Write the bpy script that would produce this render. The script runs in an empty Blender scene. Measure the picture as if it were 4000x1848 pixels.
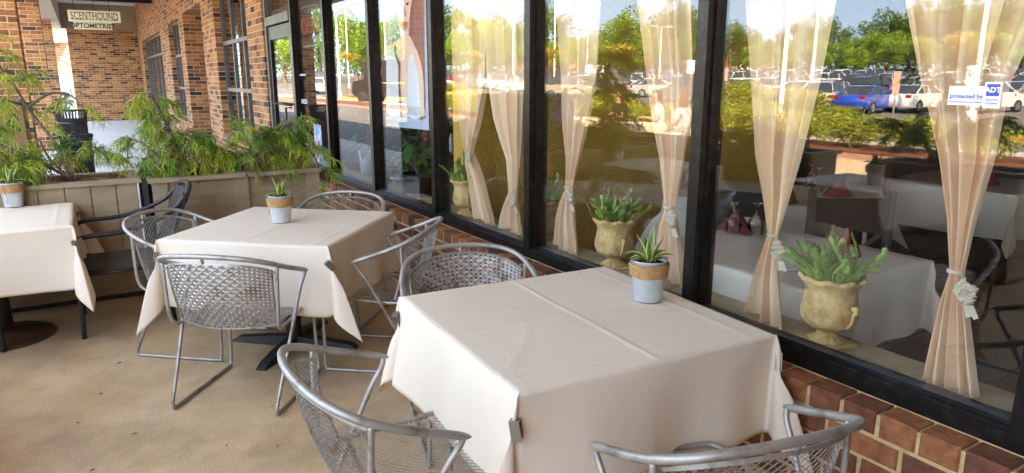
import bpy, bmesh, math, random
from mathutils import Vector, Matrix
from math import radians, sin, cos, pi, sqrt, tan, atan2
random.seed(7)
S = bpy.context.scene
# ---------------------------------------------------------------- camera, sky, sun
CAMH = 1.585
PITCH = math.atan2(618, 2700); YAW = math.atan2(1683, math.hypot(2700, 618))
cd = bpy.data.cameras.new("camera"); cam = bpy.data.objects.new("camera", cd); S.collection.objects.link(cam)
cd.sensor_width = 36; cd.lens = 36*2700/4000; cd.clip_start = 0.05; cd.clip_end = 3000
cam.location = (0, 0, CAMH)
FW = Vector((sin(YAW)*cos(PITCH), cos(YAW)*cos(PITCH), -sin(PITCH)))
RT = Vector((cos(YAW), -sin(YAW), 0)); UP = RT.cross(FW)
cam.matrix_world = Matrix(((RT.x, UP.x, -FW.x, 0), (RT.y, UP.y, -FW.y, 0), (RT.z, UP.z, -FW.z, CAMH), (0, 0, 0, 1)))
S.camera = cam
S.render.resolution_x = 1024; S.render.resolution_y = 473
S.render.engine = 'CYCLES'
S.view_settings.view_transform = 'Standard'; S.view_settings.look = 'None'
S.view_settings.exposure = 4.48; S.view_settings.gamma = 1
try:
    S.view_settings.use_white_balance = True; S.view_settings.white_balance_temperature = 8700; S.view_settings.white_balance_tint = 13
except Exception: pass
try:
    S.cycles.transparent_max_bounces = 32; S.cycles.max_bounces = 10; S.cycles.diffuse_bounces = 5
    S.cycles.sample_clamp_indirect = 6
except Exception: pass
SUN_EL = radians(46); SUN_DIR = Vector((0.62, -0.78, 0)).normalized()*cos(SUN_EL) + Vector((0, 0, sin(SUN_EL)))
W = bpy.data.worlds.new("World"); S.world = W; W.use_nodes = True
wn = W.node_tree; wn.nodes.clear()
sky = wn.nodes.new('ShaderNodeTexSky'); sky.sky_type = 'NISHITA'; sky.sun_disc = False
sky.sun_elevation = SUN_EL; sky.sun_rotation = math.atan2(SUN_DIR.x, SUN_DIR.y); sky.air_density = 1.2; sky.dust_density = 0.8
bg = wn.nodes.new('ShaderNodeBackground'); bg.inputs[1].default_value = 0.115
tc = wn.nodes.new('ShaderNodeTexCoord'); mp = wn.nodes.new('ShaderNodeMapping'); mp.inputs['Scale'].default_value = (1, 1, 4)
nz = wn.nodes.new('ShaderNodeTexNoise'); nz.inputs['Scale'].default_value = 2.2; nz.inputs['Detail'].default_value = 8
rp = wn.nodes.new('ShaderNodeValToRGB'); rp.color_ramp.elements[0].position = .6; rp.color_ramp.elements[1].position = .8
mx = wn.nodes.new('ShaderNodeMixRGB'); mx.inputs[2].default_value = (4.2, 4.3, 4.6, 1)
ou = wn.nodes.new('ShaderNodeOutputWorld')
L_ = wn.links.new
L_(tc.outputs['Generated'], mp.inputs[0]); vn = wn.nodes.new('ShaderNodeVectorMath'); vn.operation = 'ADD'; vn.inputs[1].default_value = (0, 0, .34); vz = wn.nodes.new('ShaderNodeVectorMath'); vz.operation = 'NORMALIZE'
L_(tc.outputs['Generated'], vn.inputs[0]); L_(vn.outputs[0], vz.inputs[0]); L_(vz.outputs[0], sky.inputs[0]); L_(mp.outputs[0], nz.inputs[0]); L_(nz.outputs[0], rp.inputs[0])
L_(rp.outputs[0], mx.inputs[0]); L_(sky.outputs[0], mx.inputs[1]); L_(mx.outputs[0], bg.inputs[0]); L_(bg.outputs[0], ou.inputs[0])
sd = bpy.data.lights.new("sun", 'SUN'); sd.energy = 3.2; sd.angle = radians(.5); sd.color = (1, .86, .68)
so = bpy.data.objects.new("sun", sd); S.collection.objects.link(so)
so.rotation_euler = SUN_DIR.to_track_quat('Z', 'Y').to_euler()

# ---------------------------------------------------------------- helpers
def ray(px, py):
    return FW + RT*((px-2000)/2700) - UP*((py-924)/2700)
def PX(px, py, X):
    r = ray(px, py); return r*(X/r.x) + Vector((0, 0, CAMH))
def PY(px, py, Y):
    r = ray(px, py); return r*(Y/r.y) + Vector((0, 0, CAMH))
def PZ(px, py, Z):
    r = ray(px, py); return r*((Z-CAMH)/r.z) + Vector((0, 0, CAMH))
GX = 2.10                     # the glass plane
def MIR(px, dist):            # a place seen mirrored in the glass at this picture column, this far off
    a = YAW + math.atan((px-2000)/2770); return (2*GX - sin(a)*dist, cos(a)*dist)
def V(*a): return Vector(a)

class MB:
    def __init__(s): s.v = []; s.f = []; s.m = []; s.col = []; s.cm = 0; s.cc = None; s.sm = []; s.smooth = False
    def vert(s, p): s.v.append(tuple(p)); return len(s.v)-1
    def face(s, ids): s.f.append(tuple(ids)); s.m.append(s.cm); s.col.append(s.cc); s.sm.append(s.smooth)
    def quad(s, a, b, c, d): s.face([s.vert(a), s.vert(b), s.vert(c), s.vert(d)])
    def poly(s, pts): s.face([s.vert(p) for p in pts])
    def box(s, x0, x1, y0, y1, z0, z1, bev=0):
        if bev:
            b = bev; n = len(s.v)
            P = []
            for z, i in ((z0, b), (z0+b, 0), (z1-b, 0), (z1, b)):
                P.append([(x0+i+b*0, y0+i), (x1-i, y0+i), (x1-i, y1-i), (x0+i, y1-i)])
                for q in P[-1]: s.vert((q[0], q[1], z))
            for k in range(3):
                for j in range(4):
                    s.face((n+4*k+j, n+4*k+(j+1) % 4, n+4*k+4+(j+1) % 4, n+4*k+4+j))
            s.face((n+3, n+2, n+1, n)); s.face((n+12, n+13, n+14, n+15)); return
        i = [s.vert(p) for p in ((x0,y0,z0),(x1,y0,z0),(x1,y1,z0),(x0,y1,z0),(x0,y0,z1),(x1,y0,z1),(x1,y1,z1),(x0,y1,z1))]
        for q in ((3,2,1,0),(4,5,6,7),(0,1,5,4),(1,2,6,5),(2,3,7,6),(3,0,4,7)): s.face([i[k] for k in q])
    def obox(s, M, sx, sy, sz):
        i = [s.vert(M @ V(x*sx/2, y*sy/2, z*sz/2)) for x, y, z in ((-1,-1,-1),(1,-1,-1),(1,1,-1),(-1,1,-1),(-1,-1,1),(1,-1,1),(1,1,1),(-1,1,1))]
        for q in ((3,2,1,0),(4,5,6,7),(0,1,5,4),(1,2,6,5),(2,3,7,6),(3,0,4,7)): s.face([i[k] for k in q])
    def tube(s, pts, r, n=8, cap=True, closed=False, flat=None):
        pts = [Vector(p) for p in pts]; N = len(pts)
        rs = r if isinstance(r, (list, tuple)) else [r]*N
        rings = []; nrm = None
        for i, p in enumerate(pts):
            if closed: t = pts[(i+1) % N]-pts[i-1]
            else: t = pts[min(i+1, N-1)]-pts[max(i-1, 0)]
            if t.length < 1e-9: t = V(0, 0, 1)
            t.normalize()
            if nrm is None:
                a = V(0, 0, 1) if abs(t.z) < .9 else V(1, 0, 0); nrm = (a-t*a.dot(t)).normalized()
            else:
                nrm = nrm-t*nrm.dot(t)
                if nrm.length < 1e-6: nrm = t.orthogonal()
                nrm.normalize()
            b = t.cross(nrm); ring = []
            for k in range(n):
                an = 2*pi*(k+.5)/n; fx = cos(an)*rs[i]; fy = sin(an)*rs[i]*(flat or 1)
                ring.append(s.vert(p+nrm*fx+b*fy))
            rings.append(ring)
        sm = s.smooth; s.smooth = n > 4
        for i in range(N if closed else N-1):
            A = rings[i]; B = rings[(i+1) % N]
            for k in range(n): s.face((A[k], A[(k+1) % n], B[(k+1) % n], B[k]))
        s.smooth = False
        if cap and not closed: s.face(rings[0][::-1]); s.face(rings[-1])
        s.smooth = sm
    def lathe(s, prof, n=24, c=(0, 0, 0), wav=None, capb=True, capt=False):
        n0 = []; sm = s.smooth; s.smooth = True
        for j, (r, z) in enumerate(prof):
            ring = []
            for k in range(n):
                a = 2*pi*k/n; rr = r; zz = z
                if wav: dr, dz = wav(a, j, r, z); rr += dr; zz += dz
                ring.append(s.vert((c[0]+rr*cos(a), c[1]+rr*sin(a), c[2]+zz)))
            n0.append(ring)
        for j in range(len(prof)-1):
            for k in range(n): s.face((n0[j][k], n0[j][(k+1) % n], n0[j+1][(k+1) % n], n0[j+1][k]))
        s.smooth = sm
        if capb: s.face(n0[0][::-1])
        if capt: s.face(n0[-1])
    def grid(s, fn, nu, nv, smooth=True, wrap=False):
        sm = s.smooth; s.smooth = smooth
        ids = [[s.vert(fn(u/nu, v/nv)) for u in range(nu+(0 if wrap else 1))] for v in range(nv+1)]
        for v in range(nv):
            for u in range(nu):
                u2 = (u+1) % nu if wrap else u+1
                s.face((ids[v][u], ids[v][u2], ids[v+1][u2], ids[v+1][u]))
        s.smooth = sm
    def xf(s, M, start=0):
        for i in range(start, len(s.v)): s.v[i] = tuple(M @ Vector(s.v[i]))
    def build(s, name, mats, parent=None, loc=None, rot=None):
        me = bpy.data.meshes.new(name); me.from_pydata(s.v, [], s.f)
        if not isinstance(mats, (list, tuple)): mats = [mats]
        for m in mats: me.materials.append(m)
        me.polygons.foreach_set('material_index', s.m); me.polygons.foreach_set('use_smooth', s.sm)
        uv = me.uv_layers.new(name='UVMap'); dat = []
        vv = me.vertices
        for p in me.polygons:
            n = p.normal; ax = 2 if abs(n.z) > .75 else (0 if abs(n.x) > abs(n.y) else 1)
            for li in p.vertices:
                c = vv[li].co
                dat += ([c.x, c.y] if ax == 2 else [c.y, c.z] if ax == 0 else [c.x, c.z])
        uv.data.foreach_set('uv', dat)
        if any(c is not None for c in s.col):
            ca = me.color_attributes.new('tint', 'FLOAT_COLOR', 'CORNER'); d2 = []
            for p in me.polygons:
                c = s.col[p.index]; c = 0 if c is None else c
                for _ in p.vertices: d2 += [c, c, c, 1]
            ca.data.foreach_set('color', d2)
        me.update()
        o = bpy.data.objects.new(name, me); S.collection.objects.link(o)
        if parent: o.parent = parent
        if loc is not None: o.location = loc
        if rot is not None: o.rotation_euler = rot
        return o
def cr(pts, k=6, closed=False):   # Catmull-Rom
    P = [Vector(p) for p in pts]; out = []; N = len(P)
    for i in range(N if closed else N-1):
        if closed: a, b, c, d = P[i-1], P[i], P[(i+1) % N], P[(i+2) % N]
        else: a, b, c, d = P[max(i-1, 0)], P[i], P[i+1], P[min(i+2, N-1)]
        for j in range(k):
            t = j/k; out.append(.5*((2*b)+(c-a)*t+(2*a-5*b+4*c-d)*t*t+(3*b-a-3*c+d)*t**3))
    if not closed: out.append(P[-1])
    return out
def tag(o, label=None, cat=None, group=None, kind=None):
    if label: o['label'] = label
    if cat: o['category'] = cat
    if group: o['group'] = group
    if kind: o['kind'] = kind
    return o
def thing(name, label, cat, loc=(0, 0, 0), rz=0, group=None):
    o = bpy.data.objects.new(name, None); S.collection.objects.link(o); o.empty_display_size = .1
    o.location = loc; o.rotation_euler = (0, 0, rz); return tag(o, label, cat, group)
def copy_tree(o, parent=None):
    c = o.copy(); S.collection.objects.link(c); c.parent = parent
    for ch in [x for x in KIDS.get(o.name, [])]: copy_tree(ch, c)
    return c
KIDS = {}
def index_kids(root):
    for o in list(bpy.data.objects):
        if o.parent and (o.parent == root or (o.parent.parent == root)):
            L = KIDS.setdefault(o.parent.name, [])
            if o not in L: L.append(o)
def dup(root, loc, rz, label=None, group=None, scale=None):
    if root.name not in KIDS: index_kids(root)
    c = copy_tree(root); c.location = loc; c.rotation_euler = (0, 0, rz)
    if label: c['label'] = label
    if group: c['group'] = group
    if scale: c.scale = scale if isinstance(scale, tuple) else (scale,)*3
    return c
# ---------------------------------------------------------------- materials
MATS = {}
def mat(name, col, rough=.6, metal=0, col2=None, ns=8, bump=0, bs=60, det=5, lo=.35, hi=.65, spec=None, alpha=1, trans=0, coat=0, bd=.004, coord='Object', ns3=None):
    m = bpy.data.materials.new(name); m.use_nodes = True; nt = m.node_tree; b = nt.nodes['Principled BSDF']; L = nt.links.new
    b.inputs['Base Color'].default_value = (*col, 1); b.inputs['Roughness'].default_value = rough; b.inputs['Metallic'].default_value = metal
    if spec is not None: b.inputs['Specular IOR Level'].default_value = spec
    if coat: b.inputs['Coat Weight'].default_value = coat; b.inputs['Coat Roughness'].default_value = .05
    t = nt.nodes.new('ShaderNodeTexCoord')
    src = t.outputs[coord]
    if ns3:
        mpn = nt.nodes.new('ShaderNodeMapping'); mpn.inputs['Scale'].default_value = ns3; L(src, mpn.inputs[0]); src = mpn.outputs[0]
    if col2:
        n = nt.nodes.new('ShaderNodeTexNoise'); n.inputs['Scale'].default_value = ns; n.inputs['Detail'].default_value = det; n.inputs['Roughness'].default_value = .6
        r = nt.nodes.new('ShaderNodeValToRGB'); r.color_ramp.elements[0].position = lo; r.color_ramp.elements[1].position = hi
        r.color_ramp.elements[0].color = (*col, 1); r.color_ramp.elements[1].color = (*col2, 1)
        L(src, n.inputs[0]); L(n.outputs[0], r.inputs[0]); L(r.outputs[0], b.inputs['Base Color'])
    if bump:
        n = nt.nodes.new('ShaderNodeTexNoise'); n.inputs['Scale'].default_value = bs; n.inputs['Detail'].default_value = 4
        bp = nt.nodes.new('ShaderNodeBump'); bp.inputs['Strength'].default_value = bump; bp.inputs['Distance'].default_value = bd
        L(src, n.inputs[0]); L(n.outputs[0], bp.inputs['Height']); L(bp.outputs[0], b.inputs['Normal'])
    if trans:   # leaf / cloth translucency
        tr = nt.nodes.new('ShaderNodeBsdfTranslucent'); mxs = nt.nodes.new('ShaderNodeMixShader'); mxs.inputs[0].default_value = trans
        c = b.inputs['Base Color']
        if c.is_linked: L(c.links[0].from_socket, tr.inputs[0])
        else: tr.inputs[0].default_value = (*col, 1)
        o = nt.nodes['Material Output']; L(b.outputs[0], mxs.inputs[1]); L(tr.outputs[0], mxs.inputs[2]); L(mxs.outputs[0], o.inputs[0])
        fin = mxs.outputs[0]
    else: fin = b.outputs[0]
    if alpha < 1:
        tp = nt.nodes.new('ShaderNodeBsdfTransparent'); m2 = nt.nodes.new('ShaderNodeMixShader'); m2.inputs[0].default_value = alpha
        L(tp.outputs[0], m2.inputs[1]); L(fin, m2.inputs[2]); L(m2.outputs[0], nt.nodes['Material Output'].inputs[0])
    MATS[name] = m; return m
def cloth_mat():
    m = mat('cream_tablecloth', (.91, .84, .71), .85, col2=(.88, .80, .66), ns=3, trans=.34); nt = m.node_tree; L = nt.links.new; b = nt.nodes['Principled BSDF']
    trn = [n for n in nt.nodes if n.type == 'BSDF_TRANSLUCENT'][0]; nt.links.remove(trn.inputs[0].links[0]); trn.inputs[0].default_value = (.95, .66, .30, 1)
    t = [n for n in nt.nodes if n.type == 'TEX_COORD'][0]
    def N(t_, **k):
        n = nt.nodes.new(t_)
        for a, v in k.items(): setattr(n, a, v)
        return n
    def math(op, a, v): n = N('ShaderNodeMath', operation=op); L(a, n.inputs[0]); n.inputs[1].default_value = v; return n.outputs[0]
    def ridge(sc, pw, dist):
        n = N('ShaderNodeTexNoise'); n.inputs['Scale'].default_value = sc; n.inputs['Detail'].default_value = 2; n.inputs['Distortion'].default_value = dist; L(t.outputs['Object'], n.inputs[0])
        a = math('SUBTRACT', n.outputs[0], .5); a = math('ABSOLUTE', a, 0); a = math('MULTIPLY', a, -2); a = math('ADD', a, 1); return math('POWER', a, pw)
    r1 = ridge(1.5, 60, .25); r2 = ridge(3.5, 40, .2)
    w = N('ShaderNodeTexNoise'); w.inputs['Scale'].default_value = 5; L(t.outputs['Object'], w.inputs[0]); wv = math('MULTIPLY', w.outputs[0], 1.1)
    s = N('ShaderNodeMath', operation='ADD'); L(r1, s.inputs[0]); L(math('MULTIPLY', r2, .45), s.inputs[1])
    s2 = N('ShaderNodeMath', operation='ADD'); L(s.outputs[0], s2.inputs[0]); L(wv, s2.inputs[1])
    bp = N('ShaderNodeBump'); bp.inputs['Strength'].default_value = .5; bp.inputs['Distance'].default_value = .0016; L(s2.outputs[0], bp.inputs['Height'])
    n = N('ShaderNodeTexNoise'); n.inputs['Scale'].default_value = 900; L(t.outputs['Object'], n.inputs[0])
    b2 = N('ShaderNodeBump'); b2.inputs['Strength'].default_value = .3; b2.inputs['Distance'].default_value = .0006; L(n.outputs[0], b2.inputs['Height']); L(bp.outputs[0], b2.inputs['Normal']); L(b2.outputs[0], b.inputs['Normal'])
    return m
def brick_mat(name, ramp, mortar, bw=.254, bh=.081, mort=.012, bump=.6, usecol=False):
    m = bpy.data.materials.new(name); m.use_nodes = True; nt = m.node_tree; b = nt.nodes['Principled BSDF']; L = nt.links.new
    t = nt.nodes.new('ShaderNodeTexCoord')
    b.inputs['Roughness'].default_value = .85
    nz1 = nt.nodes.new('ShaderNodeTexNoise'); nz1.inputs['Scale'].default_value = 5; nz1.inputs['Detail'].default_value = 2
    dis = nt.nodes.new('ShaderNodeVectorMath'); dis.operation = 'SCALE'; dis.inputs['Scale'].default_value = .006
    ad = nt.nodes.new('ShaderNodeVectorMath'); ad.operation = 'ADD'
    L(t.outputs['UV'], nz1.inputs[0]); L(nz1.outputs['Color'], dis.inputs[0]); L(dis.outputs[0], ad.inputs[0]); L(t.outputs['UV'], ad.inputs[1])
    br = nt.nodes.new('ShaderNodeTexBrick'); br.inputs['Scale'].default_value = 1; br.inputs['Brick Width'].default_value = bw; br.inputs['Row Height'].default_value = bh
    br.inputs['Mortar Size'].default_value = mort/2; br.inputs['Mortar Smooth'].default_value = .25; br.inputs['Bias'].default_value = 0
    br.inputs['Color1'].default_value = (0, 0, 0, 1); br.inputs['Color2'].default_value = (1, 1, 1, 1); br.inputs['Mortar'].default_value = (.5, .5, .5, 1)
    L(ad.outputs[0], br.inputs[0])
    r = nt.nodes.new('ShaderNodeValToRGB'); r.color_ramp.interpolation = 'CONSTANT'
    while len(r.color_ramp.elements) < len(ramp): r.color_ramp.elements.new(.5)
    for e, (p, c) in zip(r.color_ramp.elements, ramp): e.position = p; e.color = (*c, 1)
    if usecol:
        at = nt.nodes.new('ShaderNodeAttribute'); at.attribute_name = 'tint'; L(at.outputs['Color'], r.inputs[0])
    else: L(br.outputs['Color'], r.inputs[0])
    n2 = nt.nodes.new('ShaderNodeTexNoise'); n2.inputs['Scale'].default_value = 28; n2.inputs['Detail'].default_value = 6; L(t.outputs['UV' if not usecol else 'Object'], n2.inputs[0])
    hs = nt.nodes.new('ShaderNodeHueSaturation'); mr = nt.nodes.new('ShaderNodeMapRange'); mr.inputs[1].default_value = .3; mr.inputs[2].default_value = .7; mr.inputs[3].default_value = .6; mr.inputs[4].default_value = 1.35
    L(n2.outputs[0], mr.inputs[0]); L(mr.outputs[0], hs.inputs['Value']); L(r.outputs[0], hs.inputs['Color'])
    bp = nt.nodes.new('ShaderNodeBump'); bp.inputs['Strength'].default_value = bump; bp.inputs['Distance'].default_value = .008
    if usecol:
        L(hs.outputs[0], b.inputs['Base Color']); L(n2.outputs[0], bp.inputs['Height'])
    else:
        mm = nt.nodes.new('ShaderNodeMixRGB'); mm.inputs[2].default_value = (*mortar, 1); L(br.outputs['Fac'], mm.inputs[0]); L(hs.outputs[0], mm.inputs[1]); L(mm.outputs[0], b.inputs['Base Color'])
        inv = nt.nodes.new('ShaderNodeMath'); inv.operation = 'MULTIPLY_ADD'; inv.inputs[1].default_value = -1; L(br.outputs['Fac'], inv.inputs[0])
        sc = nt.nodes.new('ShaderNodeMath'); sc.operation = 'MULTIPLY'; sc.inputs[1].default_value = .35; L(n2.outputs[0], sc.inputs[0]); L(sc.outputs[0], inv.inputs[2])
        L(inv.outputs[0], bp.inputs['Height'])
    L(bp.outputs[0], b.inputs['Normal'])
    return m
BR = [(0, (.045, .024, .018)), (.13, (.18, .062, .024)), (.3, (.31, .12, .042)), (.5, (.38, .165, .055)), (.7, (.26, .092, .033)), (.85, (.42, .205, .078))]
M_brick = brick_mat('facade_brick', BR, (.54, .37, .21))
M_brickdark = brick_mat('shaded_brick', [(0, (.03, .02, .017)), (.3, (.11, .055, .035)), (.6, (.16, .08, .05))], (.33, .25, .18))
RB = [(0, (.07, .022, .014)), (.2, (.19, .06, .025)), (.45, (.28, .095, .034)), (.7, (.15, .047, .022)), (.85, (.29, .10, .038))]
M_lowbrick = brick_mat('red_sill_brick', RB, (.5, .38, .24), usecol=True, bump=.9)
M_mortar = mat('mortar', (.46, .30, .13), .95, col2=(.58, .40, .20), ns=30, bump=.6, bs=200)
M_pave = brick_mat('plaza_paver', [(0, (.3, .13, .09)), (.5, (.36, .17, .12))], (.4, .3, .22), bw=.2, bh=.1)
M_bronze = mat('dark_bronze_aluminium', (.016, .013, .012), .32, .6, col2=(.05, .043, .037), ns=22, lo=.5, hi=.8, bump=.1, bs=200, bd=.001)
M_grayalu = mat('weathered_aluminium', (.10, .095, .09), .45, .5, col2=(.15, .145, .14), ns=5)
M_cloth = cloth_mat()
M_metal = mat('silver_painted_steel', (.37, .345, .31), .48, .55, col2=(.17, .125, .09), ns=14, lo=.5, hi=.75, bump=.15, bs=300, bd=.001)
M_rust = mat('worn_rust', (.09, .04, .025), .8, col2=(.3, .28, .26), ns=60)
M_black = mat('black_iron', (.02, .02, .021), .5, .2, col2=(.035, .033, .032), ns=20, bump=.2, bs=120)
M_wicker = mat('black_wicker', (.035, .026, .022), .55, col2=(.06, .04, .03), ns=70, bump=.9, bs=90, bd=.006)
M_rustbase = mat('rusty_cast_iron', (.03, .024, .022), .55, .3, col2=(.2, .075, .03), ns=5, lo=.45, hi=.72, bump=.3, bs=80)
M_planter = mat('taupe_painted_wood', (.27, .19, .11), .8, col2=(.34, .245, .15), ns=3, bump=.5, bs=40, bd=.003, ns3=(1, 1, 7))
M_osb = mat('taupe_painted_chipboard', (.25, .17, .09), .85, col2=(.32, .225, .13), ns=8, bump=.9, bs=22, bd=.008, ns3=(1, 1, 2.4))
M_mulch = mat('red_brown_mulch', (.10, .03, .015), .95, col2=(.22, .075, .03), ns=60, bump=1, bs=90, bd=.02)
M_gal = mat('galvanised_tin', (.5, .54, .57), .42, .55, col2=(.66, .69, .71), ns=12)
M_rope = mat('jute_rope', (.34, .175, .06), .9, col2=(.5, .28, .11), ns=60, bump=.8, bs=150)
M_soil = mat('potting_soil', (.03, .02, .012), .95, bump=1, bs=80, bd=.01)
M_snake = mat('snake_plant_green', (.045, .12, .03), .4, col2=(.09, .2, .05), ns=40, trans=.15)
M_snakeY = mat('snake_plant_yellow_edge', (.55, .52, .16), .45, trans=.2)
M_cact = mat('christmas_cactus_green', (.14, .30, .045), .4, col2=(.32, .46, .09), ns=20, trans=.2)
M_cactr = mat('cactus_bud_pink', (.45, .16, .13), .5, trans=.2)
M_urn = mat('sandstone_urn', (.40, .24, .075), .85, col2=(.68, .47, .21), ns=22, lo=.3, hi=.6, bump=1, bs=75, bd=.004)
M_ledge = mat('travertine_ledge', (.38, .29, .18), .6, col2=(.5, .4, .27), ns=9, bump=.3, bs=60)
M_curtain = mat('peach_sheer_curtain', (.95, .72, .50), .8, col2=(.92, .66, .43), ns=5, trans=.18, alpha=.9, bump=.2, bs=500, bd=.001)
M_ribbon = mat('cream_ribbon', (.64, .56, .42), .6, trans=.2)
M_stucco = mat('mustard_stucco', (.64, .36, .05), .75, col2=(.72, .42, .07), ns=5, bump=1, bs=55, bd=.02)
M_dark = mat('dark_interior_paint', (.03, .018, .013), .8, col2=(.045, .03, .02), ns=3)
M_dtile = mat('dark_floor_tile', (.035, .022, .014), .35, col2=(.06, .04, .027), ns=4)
M_burg = mat('burgundy_napkin', (.17, .012, .022), .85)
M_plate = mat('white_china', (.75, .72, .66), .15)
M_blackp = mat('black_plastic', (.012, .012, .013), .4)
M_white = mat('white_paint', (.75, .75, .73), .6)
M_offw = mat('painted_ceiling_white', (.72, .73, .74), .8, col2=(.68, .69, .7), ns=2)
M_tan = mat('tan_stucco_bulkhead', (.26, .2, .13), .9, col2=(.3, .23, .15), ns=2)
M_sign = mat('cream_sign_board', (.68, .62, .42), .6)
M_ink = mat('dark_sign_letters', (.015, .015, .014), .6)
M_asph = mat('asphalt', (.09, .09, .092), .85, col2=(.13, .13, .13), ns=.5, bump=.3, bs=8)
M_yel = mat('yellow_kerb_paint', (.62, .38, .06), .8)
M_wline = mat('white_line_paint', (.6, .6, .58), .8)
M_plaza = mat('sandy_plaza_concrete', (.44, .32, .19), .9, col2=(.54, .41, .26), ns=1.5)
M_conc2 = mat('light_concrete', (.36, .34, .31), .9, col2=(.43, .41, .37), ns=2)
M_hedge = mat('hedge_leaf', (.13, .22, .03), .6, col2=(.42, .42, .05), ns=3, trans=.35, coord='Object')
M_leafa = mat('tree_leaf_bright', (.14, .27, .03), .6, col2=(.26, .40, .05), ns=.8, trans=.35)
M_leafb = mat('tree_leaf_dark', (.06, .14, .025), .6, col2=(.13, .23, .04), ns=.8, trans=.3)
M_leafo = mat('myrtle_leaf', (.28, .34, .04), .6, col2=(.45, .28, .05), ns=1.5, trans=.35)
M_bark = mat('bark', (.12, .085, .06), .9, col2=(.2, .15, .11), ns=10, bump=.8, bs=30)
M_cyp = mat('cypress_thread_green', (.09, .20, .02), .6, col2=(.42, .48, .05), ns=5, trans=.3, lo=.4, hi=.6)
M_cypb = mat('cypress_dead_brown', (.26, .11, .04), .8, col2=(.17, .07, .03), ns=9)
M_houseleaf = mat('houseplant_leaf', (.05, .14, .03), .4, col2=(.09, .22, .05), ns=8, trans=.25)
M_glassd = mat('car_window_glass', (.03, .04, .05), .06, .0, spec=.9)
M_tire = mat('tyre_rubber', (.02, .02, .02), .8)
M_rim = mat('alloy_rim', (.55, .55, .56), .3, .8)
M_lampR = mat('tail_lamp_red', (.4, .01, .01), .2)
M_lampW = mat('head_lamp_clear', (.8, .8, .82), .1)
M_brown = mat('courier_brown', (.02, .012, .008), .35, coat=.3)
M_gold = mat('courier_gold', (.72, .38, .03), .5)
M_skin = mat('skin', (.55, .33, .24), .5)
M_skin2 = mat('tanned_skin', (.5, .28, .19), .5)
M_hair = mat('brown_hair', (.06, .03, .018), .6)
M_winglass = mat('dark_window_glass', (.018, .02, .022), .04, 0, spec=1.0)

def glass_mat():
    m = bpy.data.materials.new('storefront_glass'); m.use_nodes = True; nt = m.node_tree; nt.nodes.clear(); L = nt.links.new
    lw = nt.nodes.new('ShaderNodeLayerWeight'); lw.inputs[0].default_value = .5
    pw = nt.nodes.new('ShaderNodeMath'); pw.operation = 'POWER'; pw.inputs[1].default_value = 4.0; L(lw.outputs['Facing'], pw.inputs[0])
    ma = nt.nodes.new('ShaderNodeMath'); ma.operation = 'MULTIPLY_ADD'; ma.inputs[1].default_value = .28; ma.inputs[2].default_value = GF0; ma.use_clamp = True; L(pw.outputs[0], ma.inputs[0])
    tr = nt.nodes.new('ShaderNodeBsdfTransparent'); tr.inputs[0].default_value = (.96, .965, .96, 1)
    gl = nt.nodes.new('ShaderNodeBsdfGlossy'); gl.inputs['Roughness'].default_value = 0; gl.inputs['Color'].default_value = (1, 1, 1, 1)
    mxs = nt.nodes.new('ShaderNodeMixShader'); o = nt.nodes.new('ShaderNodeOutputMaterial')
    L(ma.outputs[0], mxs.inputs[0]); L(tr.outputs[0], mxs.inputs[1]); L(gl.outputs[0], mxs.inputs[2]); L(mxs.outputs[0], o.inputs[0]); return m
GF0 = .048
M_glass = glass_mat()
def clear_glass():
    m = bpy.data.materials.new('drinking_glass'); m.use_nodes = True; nt = m.node_tree; nt.nodes.clear(); L = nt.links.new
    lw = nt.nodes.new('ShaderNodeLayerWeight'); lw.inputs[0].default_value = .35
    tr = nt.nodes.new('ShaderNodeBsdfTransparent'); gl = nt.nodes.new('ShaderNodeBsdfGlossy'); gl.inputs['Roughness'].default_value = .02
    mxs = nt.nodes.new('ShaderNodeMixShader'); o = nt.nodes.new('ShaderNodeOutputMaterial')
    L(lw.outputs['Fresnel'], mxs.inputs[0]); L(tr.outputs[0], mxs.inputs[1]); L(gl.outputs[0], mxs.inputs[2]); L(mxs.outputs[0], o.inputs[0]); return m
M_cglass = clear_glass()
def emit(name, col, st):
    m = bpy.data.materials.new(name); m.use_nodes = True; b = m.node_tree.nodes['Principled BSDF']
    b.inputs['Base Color'].default_value = (*col, 1); b.inputs['Emission Color'].default_value = (*col, 1); b.inputs['Emission Strength'].default_value = st; return m
M_neon = emit('red_neon', (.5, .14, .10), .012); M_neong = emit('green_neon', (.15, .3, .24), .005)
def text(name, body, size, m, frame, parent=None, ext=.0015, bold=0, align='CENTER', sx=1):
    c = bpy.data.curves.new(name, 'FONT'); c.body = body; c.size = size; c.extrude = ext; c.offset = bold; c.align_x = align; c.align_y = 'CENTER'; c.resolution_u = 3
    t = bpy.data.objects.new(name+'_t', c); me = bpy.data.meshes.new_from_object(t); bpy.data.objects.remove(t)
    me.name = name; me.materials.clear(); me.materials.append(m); me.transform(Matrix.Diagonal((sx, 1, 1, 1))); me.transform(frame)
    o = bpy.data.objects.new(name, me); S.collection.objects.link(o)
    if parent: o.parent = parent
    return o
def frame_m(o, xd, yd):
    x = Vector(xd).normalized(); y = Vector(yd).normalized(); z = x.cross(y)
    return Matrix(((x.x, y.x, z.x, o[0]), (x.y, y.y, z.y, o[1]), (x.z, y.z, z.z, o[2]), (0, 0, 0, 1)))
def struct(name, mb, m, label=None):
    o = mb.build(name, m); o['kind'] = 'structure'
    return o
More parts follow.
